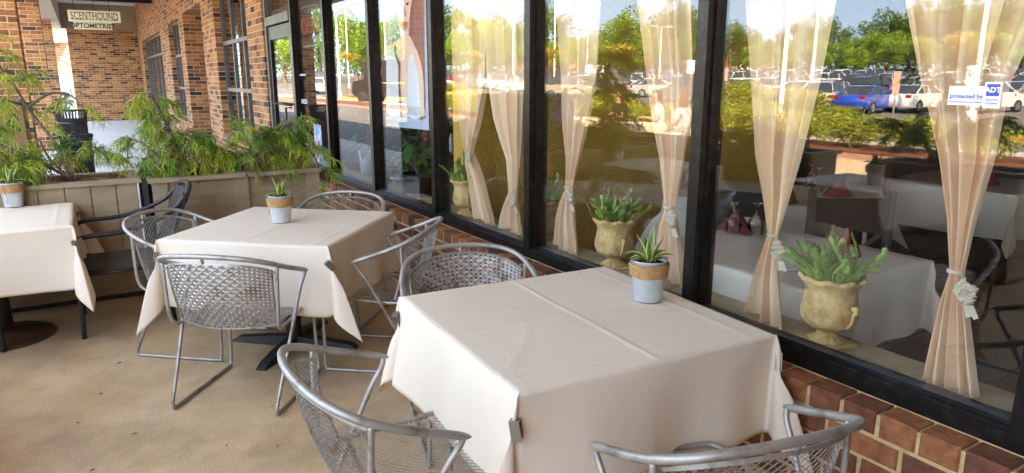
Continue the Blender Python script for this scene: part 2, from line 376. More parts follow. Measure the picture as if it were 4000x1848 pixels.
# ================================================================ SETTING
def sstep(a, b, x):
    t = max(0, min(1, (x-a)/(b-a))); return t*t*(3-2*t)
def terrain(x, y):
    q = -x; base = -1.0+.012*min(y, 160)+.015*q
    if q > 200: base = -1+.012*min(y, 160)+3
    return -.15+(base+.15)*sstep(11, 24, q)
# patio floor
def floor_mat():
    m = mat('patio_concrete', (.46, .295, .15), .82, col2=(.60, .42, .25), ns=2.2, lo=.3, hi=.7)
    nt = m.node_tree; L = nt.links.new; b = nt.nodes['Principled BSDF']; t = [n for n in nt.nodes if n.type == 'TEX_COORD'][0]
    src = b.inputs['Base Color'].links[0].from_socket
    n1 = nt.nodes.new('ShaderNodeTexNoise'); n1.inputs['Scale'].default_value = 150; n1.inputs['Detail'].default_value = 3
    r = nt.nodes.new('ShaderNodeValToRGB'); r.color_ramp.elements[0].position = .35; r.color_ramp.elements[1].position = .7; r.color_ramp.elements[0].color = (.72, .72, .72, 1); r.color_ramp.elements[1].color = (1.2, 1.18, 1.16, 1)
    m1 = nt.nodes.new('ShaderNodeMixRGB'); m1.blend_type = 'MULTIPLY'; m1.inputs[0].default_value = 1
    L(t.outputs['Object'], n1.inputs[0]); L(n1.outputs[0], r.inputs[0]); L(src, m1.inputs[1]); L(r.outputs[0], m1.inputs[2])
    n2 = nt.nodes.new('ShaderNodeTexNoise'); n2.inputs['Scale'].default_value = 1.7; n2.inputs['Detail'].default_value = 7; n2.inputs['Roughness'].default_value = .7
    r2 = nt.nodes.new('ShaderNodeValToRGB'); r2.color_ramp.elements[0].position = .36; r2.color_ramp.elements[1].position = .55; r2.color_ramp.elements[0].color = (.66, .66, .67, 1)
    m2 = nt.nodes.new('ShaderNodeMixRGB'); m2.blend_type = 'MULTIPLY'; m2.inputs[0].default_value = .8
    L(t.outputs['Object'], n2.inputs[0]); L(n2.outputs[0], r2.inputs[0]); L(m1.outputs[0], m2.inputs[1]); L(r2.outputs[0], m2.inputs[2]); L(m2.outputs[0], b.inputs['Base Color'])
    bp = nt.nodes.new('ShaderNodeBump'); bp.inputs['Strength'].default_value = .55; bp.inputs['Distance'].default_value = .004; L(n1.outputs[0], bp.inputs['Height']); L(bp.outputs[0], b.inputs['Normal'])
    return m
M_floor = floor_mat()
b = MB(); b.box(-3.2, 1.98, -8, 5.9, -.14, 0); struct('patio_floor', b, M_floor)
M_walk = mat('pale_walkway_concrete', (.5, .48, .45), .8, col2=(.58, .56, .52), ns=1.2, bump=.15, bs=60)
b = MB(); b.box(-1.6, 2.3, 5.905, 44, -.14, -.001); struct('walkway', b, M_walk)
b = MB(); b.box(-9.6, -1.605, 14, 44, -.14, -.006); struct('service_drive', b, M_asph)
b = MB(); b.box(-9.6, -3.205, -12, 13.99, -.14, -.003); b.box(-3.2, -1.605, 5.905, 13.99, -.14, -.003); struct('plaza_paving', b, M_plaza)
b = MB(); b.box(-9.9, -8.9, -12, 60, -.14, .002); struct('brick_paving_strip', b, M_pave)
b = MB(); b.box(-11.9, -9.9, -20, 60, -.14, .03); struct('planting_bed', b, M_mulch)
b = MB(); b.box(-13.4, -11.905, -40, 90, -.14, -.002); struct('pavement', b, M_conc2)
b = MB()
xs = [600, 60, 10, 3]+[-i for i in range(3, 60, 3)]+[-60, -70, -80, -100, -120, -160, -200, -300, -600, -900]
ys = [-500, -200, -100]+[i for i in range(-60, 170, 5)]+[200, 300, 500, 900]
ids = [[b.vert((x, y, terrain(x, y) if x < 0 else -.15)) for y in ys] for x in xs]
for i in range(len(xs)-1):
    for j in range(len(ys)-1): b.face((ids[i][j], ids[i][j+1], ids[i+1][j+1], ids[i+1][j]))
struct('parking_lot', b, M_asph)
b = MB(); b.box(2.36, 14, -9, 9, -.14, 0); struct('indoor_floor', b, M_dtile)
# tiles joints of the dining room floor as shallow strips would not show; the bricks of the low wall are modelled one by one
LOWTOP = .586
w = thing('low_brick_wall', 'low red brick wall with a header course under the long window front', 'wall', (1.96, 0, 0))
b = MB(); rr = random.Random(3); b.cc = 0
def onebrick(b, y0, y1, z0, z1, xd, sh=.0):
    j = lambda a=.0018: rr.uniform(-a, a)
    b.cc = rr.random(); n = len(b.v); ch = .006
    x0 = 0+j(.002); x1 = xd
    P = [(y0+j(), z0+j()), (y1+j(), z0+j()), (y1+j(), z1+j()), (y0+j(), z1+j())]
    cy = (y0+y1)/2; cz = (z0+z1)/2
    def sh_(p, k): return (p[0]+(k if p[0] < cy else -k), p[1]+(k if p[1] < cz else -k))
    for x, k in ((x0, ch), (x0+ch, 0), (x1, 0)):
        for p in P: q = sh_(p, k); b.vert((x, q[0], q[1]))
    b.face((n+3, n+2, n+1, n))
    for r_ in range(2):
        for k in range(4): b.face((n+4*r_+k, n+4*r_+(k+1) % 4, n+4*r_+4+(k+1) % 4, n+4*r_+4+k))
hh = .122; y = -1.0; z1 = LOWTOP
while y < 9.0:
    onebrick(b, y+.007, y+hh-.007, z1-.075, z1, .10); y += hh
for row in range(6):
    zt = z1-.081-.009-row*.081; y = -1.2+(0 if row % 2 == 0 else hh)
    while y < 9.0:
        onebrick(b, y+.007, y+2*hh-.007, zt-.068, zt, .04); y += 2*hh
b.build('brick_course', M_lowbrick, w)
b = MB(); b.box(.007, .40, -9, 9.2, 0, LOWTOP-.007); b.build('mortar_core', M_mortar, w)
b = MB(); b.box(.095, .40, -9, 9.2, LOWTOP-.0065, LOWTOP+.006); b.build('wall_cap', M_mortar, w)
# ledge inside
led = thing('window_ledge', 'pale travertine tile ledge running along the inside of the windows', 'ledge', (2.16, 0, 0))
b = MB(); y = -3
while y < 9:
    b.box(0, .21, y+.003, y+.402, LOWTOP+.007, .628); y += .405
b.build('ledge_tile', M_ledge, led)
# ---------------- storefront frame
MUL = [-.47, .765, 2.0, 3.245, 4.475, 5.69, 6.93, 8.14]
ZT = 3.35
wf = thing('storefront_window', 'long dark bronze framed window front with seven tall panes reflecting the car park', 'window', (2.05, 0, 0))
b = MB()
b.box(.0, .11, -9, 9.2, LOWTOP+.0065, .642); b.box(.012, .10, -9, 9.2, .642, .652); b.box(.03, .085, -9, 9.2, .652, .664)
b.build('sill_frame', M_bronze, wf)
b = MB(); b.box(0, .11, -9, 9.2, ZT, ZT+.08); b.build('head_frame', M_bronze, wf)
for y in MUL:
    b = MB(); b.box(-.002, .118, y-.055, y, .6645 if 0 else LOWTOP+.008, ZT+.001)
    b.box(.036, .062, y-.062, y+.007, .664, ZT)
    b.build('mullion', M_bronze, wf)
ends = [-9]+MUL
for i in range(len(ends)-1):
    b = MB(); b.box(GX-2.05-.003, GX-2.05+.003, ends[i]+.001, ends[i+1]-.056, .655, ZT); b.build('pane', M_glass, wf)
# storefront end: door bay y 8.14..9.35
dr = thing('salon_door', 'dark framed glass door with a push bar and grey transom beside the brick pier', 'door', (2.05, 8.7, 0))
b = MB()
b.box(.0, .11, .62, .70, 0, 2.9); b.box(.0, .1, -.50, .62, 2.22, 2.32); b.box(0.02, .09, -.5, .62, 2.85, 2.95); b.build('door_frame', M_grayalu, dr)
b = MB(); b.box(.02, .07, -.50, -.42, .03, 2.2); b.box(.02, .07, .52, .61, .03, 2.2); b.box(.021, .069, -.42, .52, .03, .2); b.box(.019, .071, -.42, .52, 2.05, 2.2); b.build('door_leaf', M_bronze, dr)
b = MB(); b.box(.042, .048, -.42, .52, .2, 2.05); b.box(.042, .048, -.5, .62, 2.32, 2.85); b.build('pane', M_glass, dr)
b = MB(); b.tube([(0.02, -.33, 1.25), (-.05, -.33, 1.25), (-.05, -.33, .95), (0.02, -.33, .95)], .012, 6); b.tube([(-.0, -.4, 1.28), (-.0, .5, 1.28)], .014, 6); b.build('handle', M_bronze, dr)
# white writing on the door glass
hrs = [('AVEDA', .075, 1.33), ('COLOR HAIR SKIN', .03, 1.62), ('Monday - Friday', .034, 1.12), ('9:00 am - 8:00 pm', .034, 1.07), ('Saturday', .034, .98), ('8:30 am - 6:00 pm', .034, .93), ('Sunday', .034, .86)]
for tx, sz, zz in hrs:
    o = text('window_lettering', tx, sz, M_white, frame_m((.044, 7.9, zz), (0, -1, 0), (0, 0, 1)), wf, .0005); 
# posters / flyers / stickers on the inside of the glass
fl = thing('event_flyer', 'blue and white printed flyer taped inside the salon glass', 'flyer', (2.115, 7.53, .9))
b = MB(); b.box(0, .002, -.14, .14, -.21, .2); b.build('paper', mat('flyer_blue', (.2, .35, .7), .7, col2=(.75, .8, .85), ns=14), fl)
b = MB()
for i in range(9): b.box(-.0015, -.0005, -.11, .11-.02*(i % 3), -.16+i*.018, -.152+i*.018)
b.box(-.0015, -.0005, -.1, -.02, .03, .1); b.build('print', M_white, fl)
text('title', 'SUMMER SALE', .04, M_white, frame_m((-.001, 0, .16), (0, -1, 0), (0, 0, 1)), fl, .0004) if 0 else None
b = MB(); b.box(-.0016, -.0005, -.06, .0, -.02, .03); b.build('print', mat('flyer_red', (.6, .06, .08), .7), fl)
op = thing('open_sign', 'red neon open sign with green frame hanging in the salon window', 'sign', (2.35, 8.55, 0))
pa = PX(500+1093/1.6075, 165/1.6075, 2.35); pb = PX(500+1190/1.6075, 165/1.6075, 2.35)
pc = (pa+pb)/2; wdt = abs(pa.y-pb.y)
op.location = (2.35, pc.y, pc.z)
text('neon_letters', 'OPEN', .26, M_neon, frame_m((0, 0, 0), (0, -1, 0), (0, 0, 1)), op, .006, bold=0)
b = MB(); b.tube(cr([(0, -.37, -.2), (0, -.39, 0), (0, -.37, .2), (0, 0, .22), (0, .37, .2), (0, .39, 0), (0, .37, -.2), (0, 0, -.22)], 4, True), .009, 6, closed=True); b.build('neon_border', M_neong, op)
b = MB(); b.box(.012, .02, -.4, .4, -.22, .22); b.build('backboard', M_blackp, op)
# security sticker
st = thing('security_sticker', 'white security sticker with blue lettering stuck on the nearest pane', 'sticker', (2.0955, 1.0, 1.537))
a_ = PX(2385*1.5528, 243*1.5528, 2.094); c_ = PX(2518*1.5528, 243*1.5528, 2.094)
st.location = (2.0955, (a_.y+c_.y)/2, (a_.z+c_.z)/2+.002); sw = (a_.y-c_.y)
M_adt = mat('security_blue', (.03, .06, .42), .5); M_stk = mat('sticker_white', (.78, .8, .8), .4)
b = MB(); b.box(-.0006, 0, -sw*.18, sw*.5, -.026, .026); b.box(-.0007, 0.0001, -sw*.5, -sw*.18, -.032, .037); b.build('card', M_stk, st)
text('lettering', 'protected by', .0165, M_adt, frame_m((-.001, sw*.15, -.002), (0, -1, 0), (0, 0, 1)), st, .0002, bold=.0004)
b = MB(); b.box(-.0014, -.0008, -sw*.16, sw*.46, -.0185, -.0165); b.build('underline', M_adt, st)
b = MB(); b.box(-.0013, -.0009, -sw*.46, -sw*.22, .0, .032); b.build('logo_block', M_adt, st)
text('lettering', 'ADT', .019, M_stk, frame_m((-.0016, -sw*.34, .016), (0, -1, 0), (0, 0, 1)), st, .0002, bold=.0006)
text('lettering', 'Security', .0095, M_adt, frame_m((-.0014, -sw*.34, -.009), (0, -1, 0), (0, 0, 1)), st, .0002)
text('lettering', 'Systems', .0095, M_adt, frame_m((-.0014, -sw*.34, -.019), (0, -1, 0), (0, 0, 1)), st, .0002)

# ---------------- facade beyond
def wallrun(b, y0, y1, holes, z1, x0=2.03, x1=2.45):   # holes (y0,y1,z0,z1) sorted by y
    cur = y0
    for (a, c, zl, zh) in holes:
        if a > cur: b.box(x0, x1, cur, a, 0, z1)
        if zl > 0: b.box(x0+.0, x1, a, c, 0, zl)
        b.box(x0, x1, a, c, zh, z1)
        cur = c
    b.box(x0, x1, cur, y1, 0, z1)
fac = thing('brick_facade', 'long tan and brown brick shop front with tall gridded windows beyond the planters', 'building', (2.03, 9.42, 0))
b = MB(); HO = [(10.4, 13.06, .64, 2.93), (14.45, 17.15, 0, 2.95), (18.0, 20.2, .6, 2.92), (22.3, 29.2, 0, 2.89)]
wallrun(b, 9.42, 31.3, HO, 4.4); b.box(2.031, 4.4, 13.9, 14.44, 0, 4.3); b.box(2.45, 4.6, 17.16, 17.6, 0, 4.3); b.box(4.2, 4.6, 14.44, 17.16, 0, 4.3)
b.box(2.05, 2.45, -9, 9.42, ZT+.08, 4.4)
b.xf(Matrix.Translation((-2.03, -9.42, 0))); b.build('wall', M_brick, fac)
b = MB(); b.box(2.46, 4.19, 14.45, 17.15, 2.96, 3.0); b.xf(Matrix.Translation((-2.03, -9.42, 0))); b.build('alcove_soffit', mat('dark_soffit', (.09, .07, .055), .9), fac)
def gridwin(y0, y1, z0, z1, vs, hs, x=2.14):
    b = MB(); e = .05
    b.box(x, x+.06, y0, y0+e, z0, z1); b.box(x, x+.06, y1-e, y1, z0, z1); b.box(x+.001, x+.059, y0+e, y1-e, z0, z0+e); b.box(x+.001, x+.059, y0+e, y1-e, z1-e, z1)
    for v in vs: b.box(x+.002, x+.058, v-.025, v+.025, z0+e, z1-e)
    for h in hs: b.box(x-.004, x+.057, y0+e, y1-e, h-.03, h+.03)
    b.xf(Matrix.Translation((-2.03, -9.42, 0))); f = b.build('window', M_grayalu, fac)
    b = MB(); b.box(x+.03, x+.036, y0+e, y1-e, z0+e, z1-e); b.xf(Matrix.Translation((-2.03, -9.42, 0))); b.build('pane', M_glass, f)
    b = MB(); b.box(x+.34, x+.36, y0-.2, y1+.2, z0-.3, z1+.2); b.xf(Matrix.Translation((-2.03, -9.42, 0))); b.build('dim_backing', mat('dim_room', (.07, .06, .05), .9), f)  # dark board behind the glass, its colour stands in for the unlit room
gridwin(10.4, 13.06, .66, 2.93, [11.28, 12.17], [1.40, 2.16])
gridwin(18.0, 20.2, .62, 2.92, [18.73, 19.46], [1.35, 2.13])
gridwin(22.3, 29.2, .05, 2.89, [23.3, 24.4, 25.6, 27.3, 28.2], [2.3])
b = MB(); b.box(.05, .09, 13.6, 14.9, 2.72-.3, 2.6); 
# open stickers in gridded windows
for yy, zz in ((11.7, 1.75), (18.6, 1.75)):
    s_ = thing('open_placard', 'small red and blue open sign standing in the %s gridded window' % ('large' if yy < 15 else 'smaller, farther'), 'sign', (2.25, yy, zz))
    b = MB(); b.box(0, .01, -.17, .17, -.24, .24); b.build('board', mat('placard_blue', (.04, .06, .4), .5), s_)
    b = MB(); b.box(-.006, -.001, -.12, .12, -.16, .16); b.build('panel', mat('placard_red', (.55, .04, .05), .5), s_)
    text('lettering', 'OPEN', .1, M_white, frame_m((-.009, 0, 0), (0, -1, 0), (0, 0, 1)), s_, .001)
# end wall of the walkway
ew = thing('end_wall', 'tan brick wall closing the covered walkway under a tan bulkhead', 'wall', (0, 31, 0))
b = MB(); b.box(-.27, 2.02, 0, .4, 0, 3.37); b.build('brickwork', M_brick, ew)
b = MB(); b.box(-1.6, 2.02, -.06, .42, 3.371, 4.24); b.build('bulkhead', M_tan, ew)
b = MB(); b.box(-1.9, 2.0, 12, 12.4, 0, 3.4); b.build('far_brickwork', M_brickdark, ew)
b = MB(); b.box(-1.8, -.28, .43, 11.9, 3.42, 3.5); b.build('passage_ceiling', M_offw, ew)
b = MB(); b.box(-.74, -.3, .2, .24, 0, 1.64); b.build('white_panel', M_white, ew)
# canopy roof, beams, columns
ro = thing('canopy_roof', 'white ceiling and dark beam over the walkway, seen at the top left', 'roof', (0, 0, 0))
b = MB(); b.box(-1.7, 2.025, -12, 31.5, 4.25, 4.4); b.build('ceiling', M_offw, ro)
b = MB(); b.box(-1.25, -.4, -12, 44, 3.35, 4.24); b.build('edge_beam', mat('beige_beam', (.45, .4, .32), .8), ro)
b = MB(); b.box(-.39, 2.02, 23.6, 23.9, 3.72, 4.24); b.build('cross_beam', M_bronze, ro)
b = MB(); b.box(-1.9, 14, -12, 9.2, 4.41, 5.2); b.build('parapet', M_brick, ro)
for i, (yy, lb) in enumerate(((11.0, 'tan brick column nearest the planters at the left edge of the photo'), (18.6, 'tan brick column standing behind the black litter bin'), (26.5, 'farthest brick column of the walkway'), (-6, 'brick column behind the viewer at the patio edge'))):
    c = thing('brick_column', lb, 'column', (-.83, yy, 0), 0, 'brick columns holding up the canopy')
    if i == 0: b = MB(); b.box(-.225, .225, 0, .45, 0, 3.349); cm0 = b.build('shaft', M_brick, c)
    else:
        o = cm0.copy(); S.collection.objects.link(o); o.parent = c
# hanging sign
sg = thing('hanging_shop_sign', 'two cream boards reading SCENTHOUND and OPTOMETRIST hung on wires over the walkway', 'sign', (0, 0, 0))
Ys = 17.5
tl = PY(262, 38, Ys); tr_ = PY(468, 48, Ys); br_ = PY(472, 90, Ys); ob = PY(453, 118, Ys)
x0, x1, zt, zb, zo = tl.x, tr_.x, tl.z, br_.z-.0, ob.z
zb = zt-(zt-br_.z)*1.0
sg.location = ((x0+x1)/2, Ys, 0)
hw = (x1-x0)/2
b = MB(); b.box(-hw, hw, 0, .03, zb, zt); b.build('upper_board', M_sign, sg)
b = MB(); b.box(-hw+.08, hw-.18, .035, .06, zo, zb+.05); b.build('lower_board', M_sign, sg)
b = MB()
def rim(b, a0, a1, c0, c1, yy, t=.008):
    b.box(a0, a1, yy-.003, yy-.0005, c0, c0+t); b.box(a0, a1, yy-.003, yy-.0005, c1-t, c1); b.box(a0, a0+t, yy-.003, yy-.0005, c0+t, c1-t); b.box(a1-t, a1, yy-.003, yy-.0005, c0+t, c1-t)
rim(b, -hw+.05, hw-.05, zb+.04, zt-.04, 0); rim(b, -hw+.12, hw-.22, zo+.03, zb-.012, .035, .006); b.build('border_line', M_ink, sg)
text('lettering', 'SCENTHOUND', .215, M_ink, frame_m((0, -.002, (zt+zb)/2), (1, 0, 0), (0, 0, 1)), sg, .0015, sx=1.0*hw*2/1.62)
text('lettering', 'OPTOMETRIST', .125, M_ink, frame_m((-.05, .033, (zo+zb)/2-.004), (1, 0, 0), (0, 0, 1)), sg, .0015, bold=.004, sx=1.0)
b = MB()
for xx in (-hw*.75, -.0, hw*.6): b.tube([(xx, .015, zt), (xx, .015, 4.24)], .006, 5)
b.build('wire', M_ink, sg)
# litter bins
def slat_bin(b, r, h):
    for k in range(30):
        a = 2*pi*k/30
        pts = [(r*cos(a), r*sin(a), .06), (r*cos(a), r*sin(a), h*.8), (r*1.04*cos(a), r*1.04*sin(a), h*.9), (r*1.2*cos(a), r*1.2*sin(a), h)]
        b.tube(pts, .016, 4)
    for z in (.1, h*.78): b.lathe([(r+.012, z-.02), (r+.018, z-.02), (r+.018, z+.02), (r+.012, z+.02)], 30, capb=False)
    b.lathe([(r*1.17, h-.01), (r*1.22, h-.01), (r*1.22, h+.012), (r*1.17, h+.012)], 30, capb=False)
    b.lathe([(r*.9, .08), (r*.9, h*.85)], 20)
bn = thing('litter_bin', 'black slatted steel litter bin with flared rim on the walkway', 'litter bin', (-.24, 15.4, 0), 0, 'black slatted litter bins')
b = MB(); slat_bin(b, .23, 1.0); b.build('slatted_body', M_blackp, bn)
b2 = dup(bn, (-.14, 10.2, 0), 0, 'shorter black slatted litter bin standing in front of the taller one', scale=(.66, .66, .90))
b = MB(); b.box(-1.7, 1.95, -2.2, -1.8, 0, 4.24); block_wall = b.build('side_wall', M_brick); tag(block_wall, 'added unseen brick wall behind the camera, blocking light from that side', 'wall')  # invented wall out of view, darkens the near sides of the tablecloths
# interior shell
room = thing('dining_room', 'dark dining room with a mustard stucco partition behind the glass', 'room', (2.4, 0, 0))
b = MB(); b.box(-.02, 3.35, 4.62, 4.78, 0, 3.3); b.build('stucco_wall', M_stucco, room)
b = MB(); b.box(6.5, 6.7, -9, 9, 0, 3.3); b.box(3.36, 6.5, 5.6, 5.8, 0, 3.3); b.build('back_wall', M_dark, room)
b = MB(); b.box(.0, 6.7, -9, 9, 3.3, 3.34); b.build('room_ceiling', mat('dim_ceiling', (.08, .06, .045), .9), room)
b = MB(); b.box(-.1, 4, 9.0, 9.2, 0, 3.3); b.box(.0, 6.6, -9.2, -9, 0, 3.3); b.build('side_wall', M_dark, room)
b = MB()
for i in range(20):   # floor tile joints
    b.box(-.03, 6.4, -8+i*.6, -7.985+i*.6, .0005, .002)
for i in range(11): b.box(i*.6, .012+i*.6, -8.5, 4.6, .0025, .004)
b.build('tile_joint', mat('grout', (.015, .012, .01), .9), room)
# ================================================================ PATIO FURNITURE
def chair_proto(weave):
    t = thing('patio_chair', 'chair', 'chair')
    b = MB()
    rail = cr([(-.318, .35, .64), (-.312, .27, .668), (-.299, .13, .718), (-.262, .03, .762), (-.168, -.032, .792), (0, -.055, .803), (.168, -.032, .792), (.262, .03, .762), (.299, .13, .718), (.312, .27, .668), (.318, .35, .64)], 5)
    n = len(rail); rs = [.0122]*n; rs[0] = rs[-1] = .003; rs[1] = rs[-2] = .0075; rs[2] = rs[-3] = .0105
    b.tube(rail, rs, 10); b.build('top_rail', M_metal, t)
    for s in (-1, 1):
        b = MB()
        pts = cr([(s*.314, .33, .645), (s*.306, .318, .61), (s*.298, .26, .52), (s*.275, .08, .17), (s*.268, .018, .05), (s*.266, .02, .016), (s*.265, .06, .012), (s*.26, .5, .012), (s*.258, .535, .022), (s*.256, .545, .06), (s*.25, .545, .2), (s*.245, .545, .405)], 5)
        b.tube(pts, .0092, 8); b.build('leg', M_metal, t)
    b = MB()
    U = [(-.287, .085, .735), (-.283, .08, .6), (-.278, .08, .48), (-.27, .10, .425), (-.262, .16, .41), (-.25, .4, .42), (-.235, .52, .43), (-.18, .555, .43), (0, .56, .432)]
    U = U+[(-x, y, z) for x, y, z in U[-2::-1]]
    b.tube(cr(U, 5), .0092, 8)
    b.tube([(-.26, .17, .405), (0, .15, .40), (.26, .17, .405)], .008, 6)
    b.build('seat_frame', M_metal, t)
    def back(s, v):   # s -1..1, v 0 top..1 bottom
        a = s*radians(68)
        top = V(.262*sin(a)/sin(radians(68)), -.043+.125*(1-cos(a))/(1-cos(radians(68))), .768-.06*s*s)
        bot = V(.245*s, .065+.075*s*s, .418+.006*s*s)
        p = top.lerp(bot, v); p.y += .012*sin(pi*v)*-1; return p
    def seat(s, v):
        q0 = V(.245*s, .065+.075*s*s, .418+.006*s*s); q1 = V(.232*s, .55-.02*s*s*s*s, .43)
        p = q0.lerp(q1, v); p.z -= .02*(1-s*s)*sin(pi*v); return p
    fr = [back(-1+2*i/16, 0) for i in range(17)]+[back(1, i/8) for i in range(1, 9)]+[back(1-2*i/16, 1) for i in range(1, 17)]+[back(-1, 1-i/8) for i in range(1, 8)]
    b = MB(); b.tube(fr, .008, 4, closed=True, flat=.5)
    for s in (-1, 1):
        b.tube([back(s, .03), (s*.287, .085, .70)], .006, 5)
    b.tube([(0, -.043, .768), (0, -.054, .80)], .007, 6)
    b.build('back_frame', M_metal, t)
    def pattern(b, fn, wd, ht, lead):
        if not weave:
            nu = int(wd/.0122); nv = int(ht/.0105)
            for k in range(nv+1):
                pts = []
                for j in range(nu+1):
                    tt = (k+(.5 if (j+k) % 2 else -.5))/nv
                    pts.append(fn(-1+2*j/nu, max(0, min(1, tt))))
                b.tube(pts, .0015, 3, cap=False)
        else:
            nu = int(wd/.0205); nv = int(ht/.0178)
            def nrm(s, v):
                e = .02; a = fn(s+e, v)-fn(s-e, v); c = fn(s, min(1, v+e))-fn(s, max(0, v-e)); return a.cross(c).normalized()
            for k in range(nu+1):
                s0 = -1+2*k/nu; pts = []; hw_ = .54/nu
                L = []; R = []
                for j in range(nv*2+1):
                    v = j/(nv*2); off = .0022*(1 if ((j//1) % 4 < 2) == (k % 2 == 0) else -1)
                    N = nrm(s0, v); L.append(fn(max(-1, s0-hw_), v)+N*off); R.append(fn(min(1, s0+hw_), v)+N*off)
                for j in range(nv*2): b.quad(L[j], R[j], R[j+1], L[j+1])
            for k in range(nv+1):
                v0 = k/nv; hv = .27/nv; L = []; R = []
                for j in range(nu*2+1):
                    s = -1+j/nu; off = -.0022*(1 if (j % 4 < 2) == (k % 2 == 0) else -1)
                    N = nrm(s, v0); L.append(fn(s, max(0, v0-hv))+N*off); R.append(fn(s, min(1, v0+hv))+N*off)
                for j in range(nu*2): b.quad(L[j], R[j], R[j+1], L[j+1])
    b = MB(); pattern(b, back, .56, .34, 0); b.build('backrest', M_metal, t)
    b = MB(); pattern(b, seat, .50, .46, 0); b.build('seat', M_metal, t)
    return t
GCH = 'silver metal patio chairs round the tables'
meshc = chair_proto(False); weavec = chair_proto(True)
def place(o, x, y, fx, fy, label, first=False):
    rz = atan2(-fx, fy)
    if first:
        index_kids(o); o.location = (x, y, 0); o.rotation_euler = (0, 0, rz); o['label'] = label; o['group'] = GCH; return o
    return dup(o, (x, y, 0), rz, label, GCH)
place(weavec, .40, 3.34, .6234, .7819, 'woven silver chair with its back to the viewer at the middle table', True)
place(weavec, 1.45, 2.84, -.28, -.96, 'woven silver chair between the middle and nearest tables, against the brick wall')
place(meshc, .445, 1.835, .999, -.02, 'silver mesh chair at the left side of the nearest table, front centre of the photo', True)
place(meshc, 1.28, .91, .2, .98, 'silver mesh chair at the near end of the nearest table, bottom right')
place(meshc, .265, 4.575, .75, -.66, 'silver mesh chair left of the middle table, in front of the black wicker chair')
place(meshc, 1.565, 3.47, -.79, .61, 'silver mesh chair seen side on, right of the middle table')
place(meshc, 1.50, 4.68, -.65, -.76, 'silver diamond mesh chair at the far side of the middle table by the window')
place(meshc, -2.0, 3.3, 1, 0, 'silver diamond mesh chair at the table outside the left edge of the photo')

# ---------------- tables with cloths
TW = .5
def cloth(a, h, seed, thick=.004):
    rr = random.Random(seed); ph = [rr.uniform(0, 6) for _ in range(12)]
    ha = a/2; S_ = ha+h; n = 100
    b = MB()
    def f(u, v):
        x = (u*2-1)*S_; y = (v*2-1)*S_
        dx = max(0, abs(x)-ha); dy = max(0, abs(y)-ha); sx = 1 if x > 0 else -1; sy = 1 if y > 0 else -1
        R = .012
        if dx == 0 and dy == 0:
            z = .0012*sin(9*x+ph[0]+2*sin(5*y))+.001*sin(13*y+ph[1]+3*x)
            z += .0028*math.exp(-(x/.009)**2)+.0024*math.exp(-(y/.009)**2)*(.7+.3*sin(7*x+ph[2]))+.0016*math.exp(-((x-ha*.82)/.009)**2)+.0016*math.exp(-((y+ha*.84)/.009)**2)
            z += .003*math.exp(-((x*.6+y*.8-.1+.05*sin(8*x))/.008)**2)*max(0, sin(4*x+ph[2]))+.003*math.exp(-((x*.8-y*.6+.16+.03*sin(9*y))/.008)**2)*max(0, sin(4*y+ph[3]))
            ed = min(ha-abs(x), ha-abs(y)); z -= .003*max(0, 1-ed/.012)**2
            return (x, y, z)
        if dx > 0 and dy > 0:
            r = sqrt(dx*dx+dy*dy); t = atan2(dy, dx); tt = pi/4-abs(t-pi/4)
            pinch = math.exp(-((r-.13)/.06)**2)
            tw = .46
            ang = tt*tw
            outd = r*sin(ang)*(1-.55*pinch)+.014
            lat = (1 if t > pi/4 else -1)*(.12*r*sin(4*tt)*(1-.85*pinch))
            z = -r*cos(ang)*.985-.004
            k1 = 1-min(1, r/.02)
            fa = pi/4+(TW if (sx*sy > 0) == (seed in (5,)) else -TW)*min(1, r/.16); px = sx*(ha+outd*cos(fa)-lat*sin(fa)); py = sy*(ha+outd*sin(fa)+lat*cos(fa))
            # twist flap sideways a little
            tws = .22*r*sin(2*tt)*(1 if ph[5] > 3 else -1)
            return (px, py, z)
        if dx > 0:
            d = dx; c = y; nx, ny = sx, 0; q = ph[6] if sx > 0 else ph[7]
        else:
            d = dy; c = x; nx, ny = 0, sy; q = ph[8] if sy > 0 else ph[9]
        flare = .010+.05*d+.017*d/h*sin(c*12+q+1.5*sin(c*4+q))+.02*(d/h)*sin(c*5.3+q*2)+.007*math.exp(-(c/.01)**2)*0
        k = max(0, 1-d/.02)
        edge = max(0, 1-(ha-abs(c))/.22)
        flare *= (1-.5*edge*math.exp(-((d-.12)/.12)**2))
        z = -d*.995-.003*(1-k)-.003
        if d < .01: flare = .012*sqrt(d/.01)*.9
        p = [0, 0, z]
        if nx: p[0] = sx*(ha+flare); p[1] = y
        else: p[1] = sy*(ha+flare); p[0] = x
        return tuple(p)
    # param values with rows concentrated at edges
    q = [-S_+2*S_*i/n for i in range(n+1)]
    q += [s*(ha+e) for s in (-1, 1) for e in (-.012, -.006, -.0005, .0005, .006, .012)]+[-.016, -.008, .008, .016, ha*.82, ha*.82-.009, ha*.82+.009, -ha*.84, -ha*.84-.009, -ha*.84+.009]
    q = sorted(q); q = [(x+S_)/(2*S_) for x in q]
    b.smooth = True
    ids = [[b.vert(f(u, v)) for u in q] for v in q]
    for i in range(len(q)-1):
        for j in range(len(q)-1):
            A, B_, C_, D_ = ids[i][j], ids[i][j+1], ids[i+1][j+1], ids[i+1][j]
            lo, hi = (S_-ha)/(2*S_)-1e-6, 1-(S_-ha)/(2*S_)+1e-6
            cu = q[j] < lo or q[j+1] > hi; cv = q[i] < lo or q[i+1] > hi
            if cu and cv:
                if (q[j] < .5) == (q[i] < .5): b.face((A, B_, C_)); b.face((A, C_, D_))
                else: b.face((A, B_, D_)); b.face((B_, C_, D_))
            else: b.face((A, B_, C_, D_))
    return b
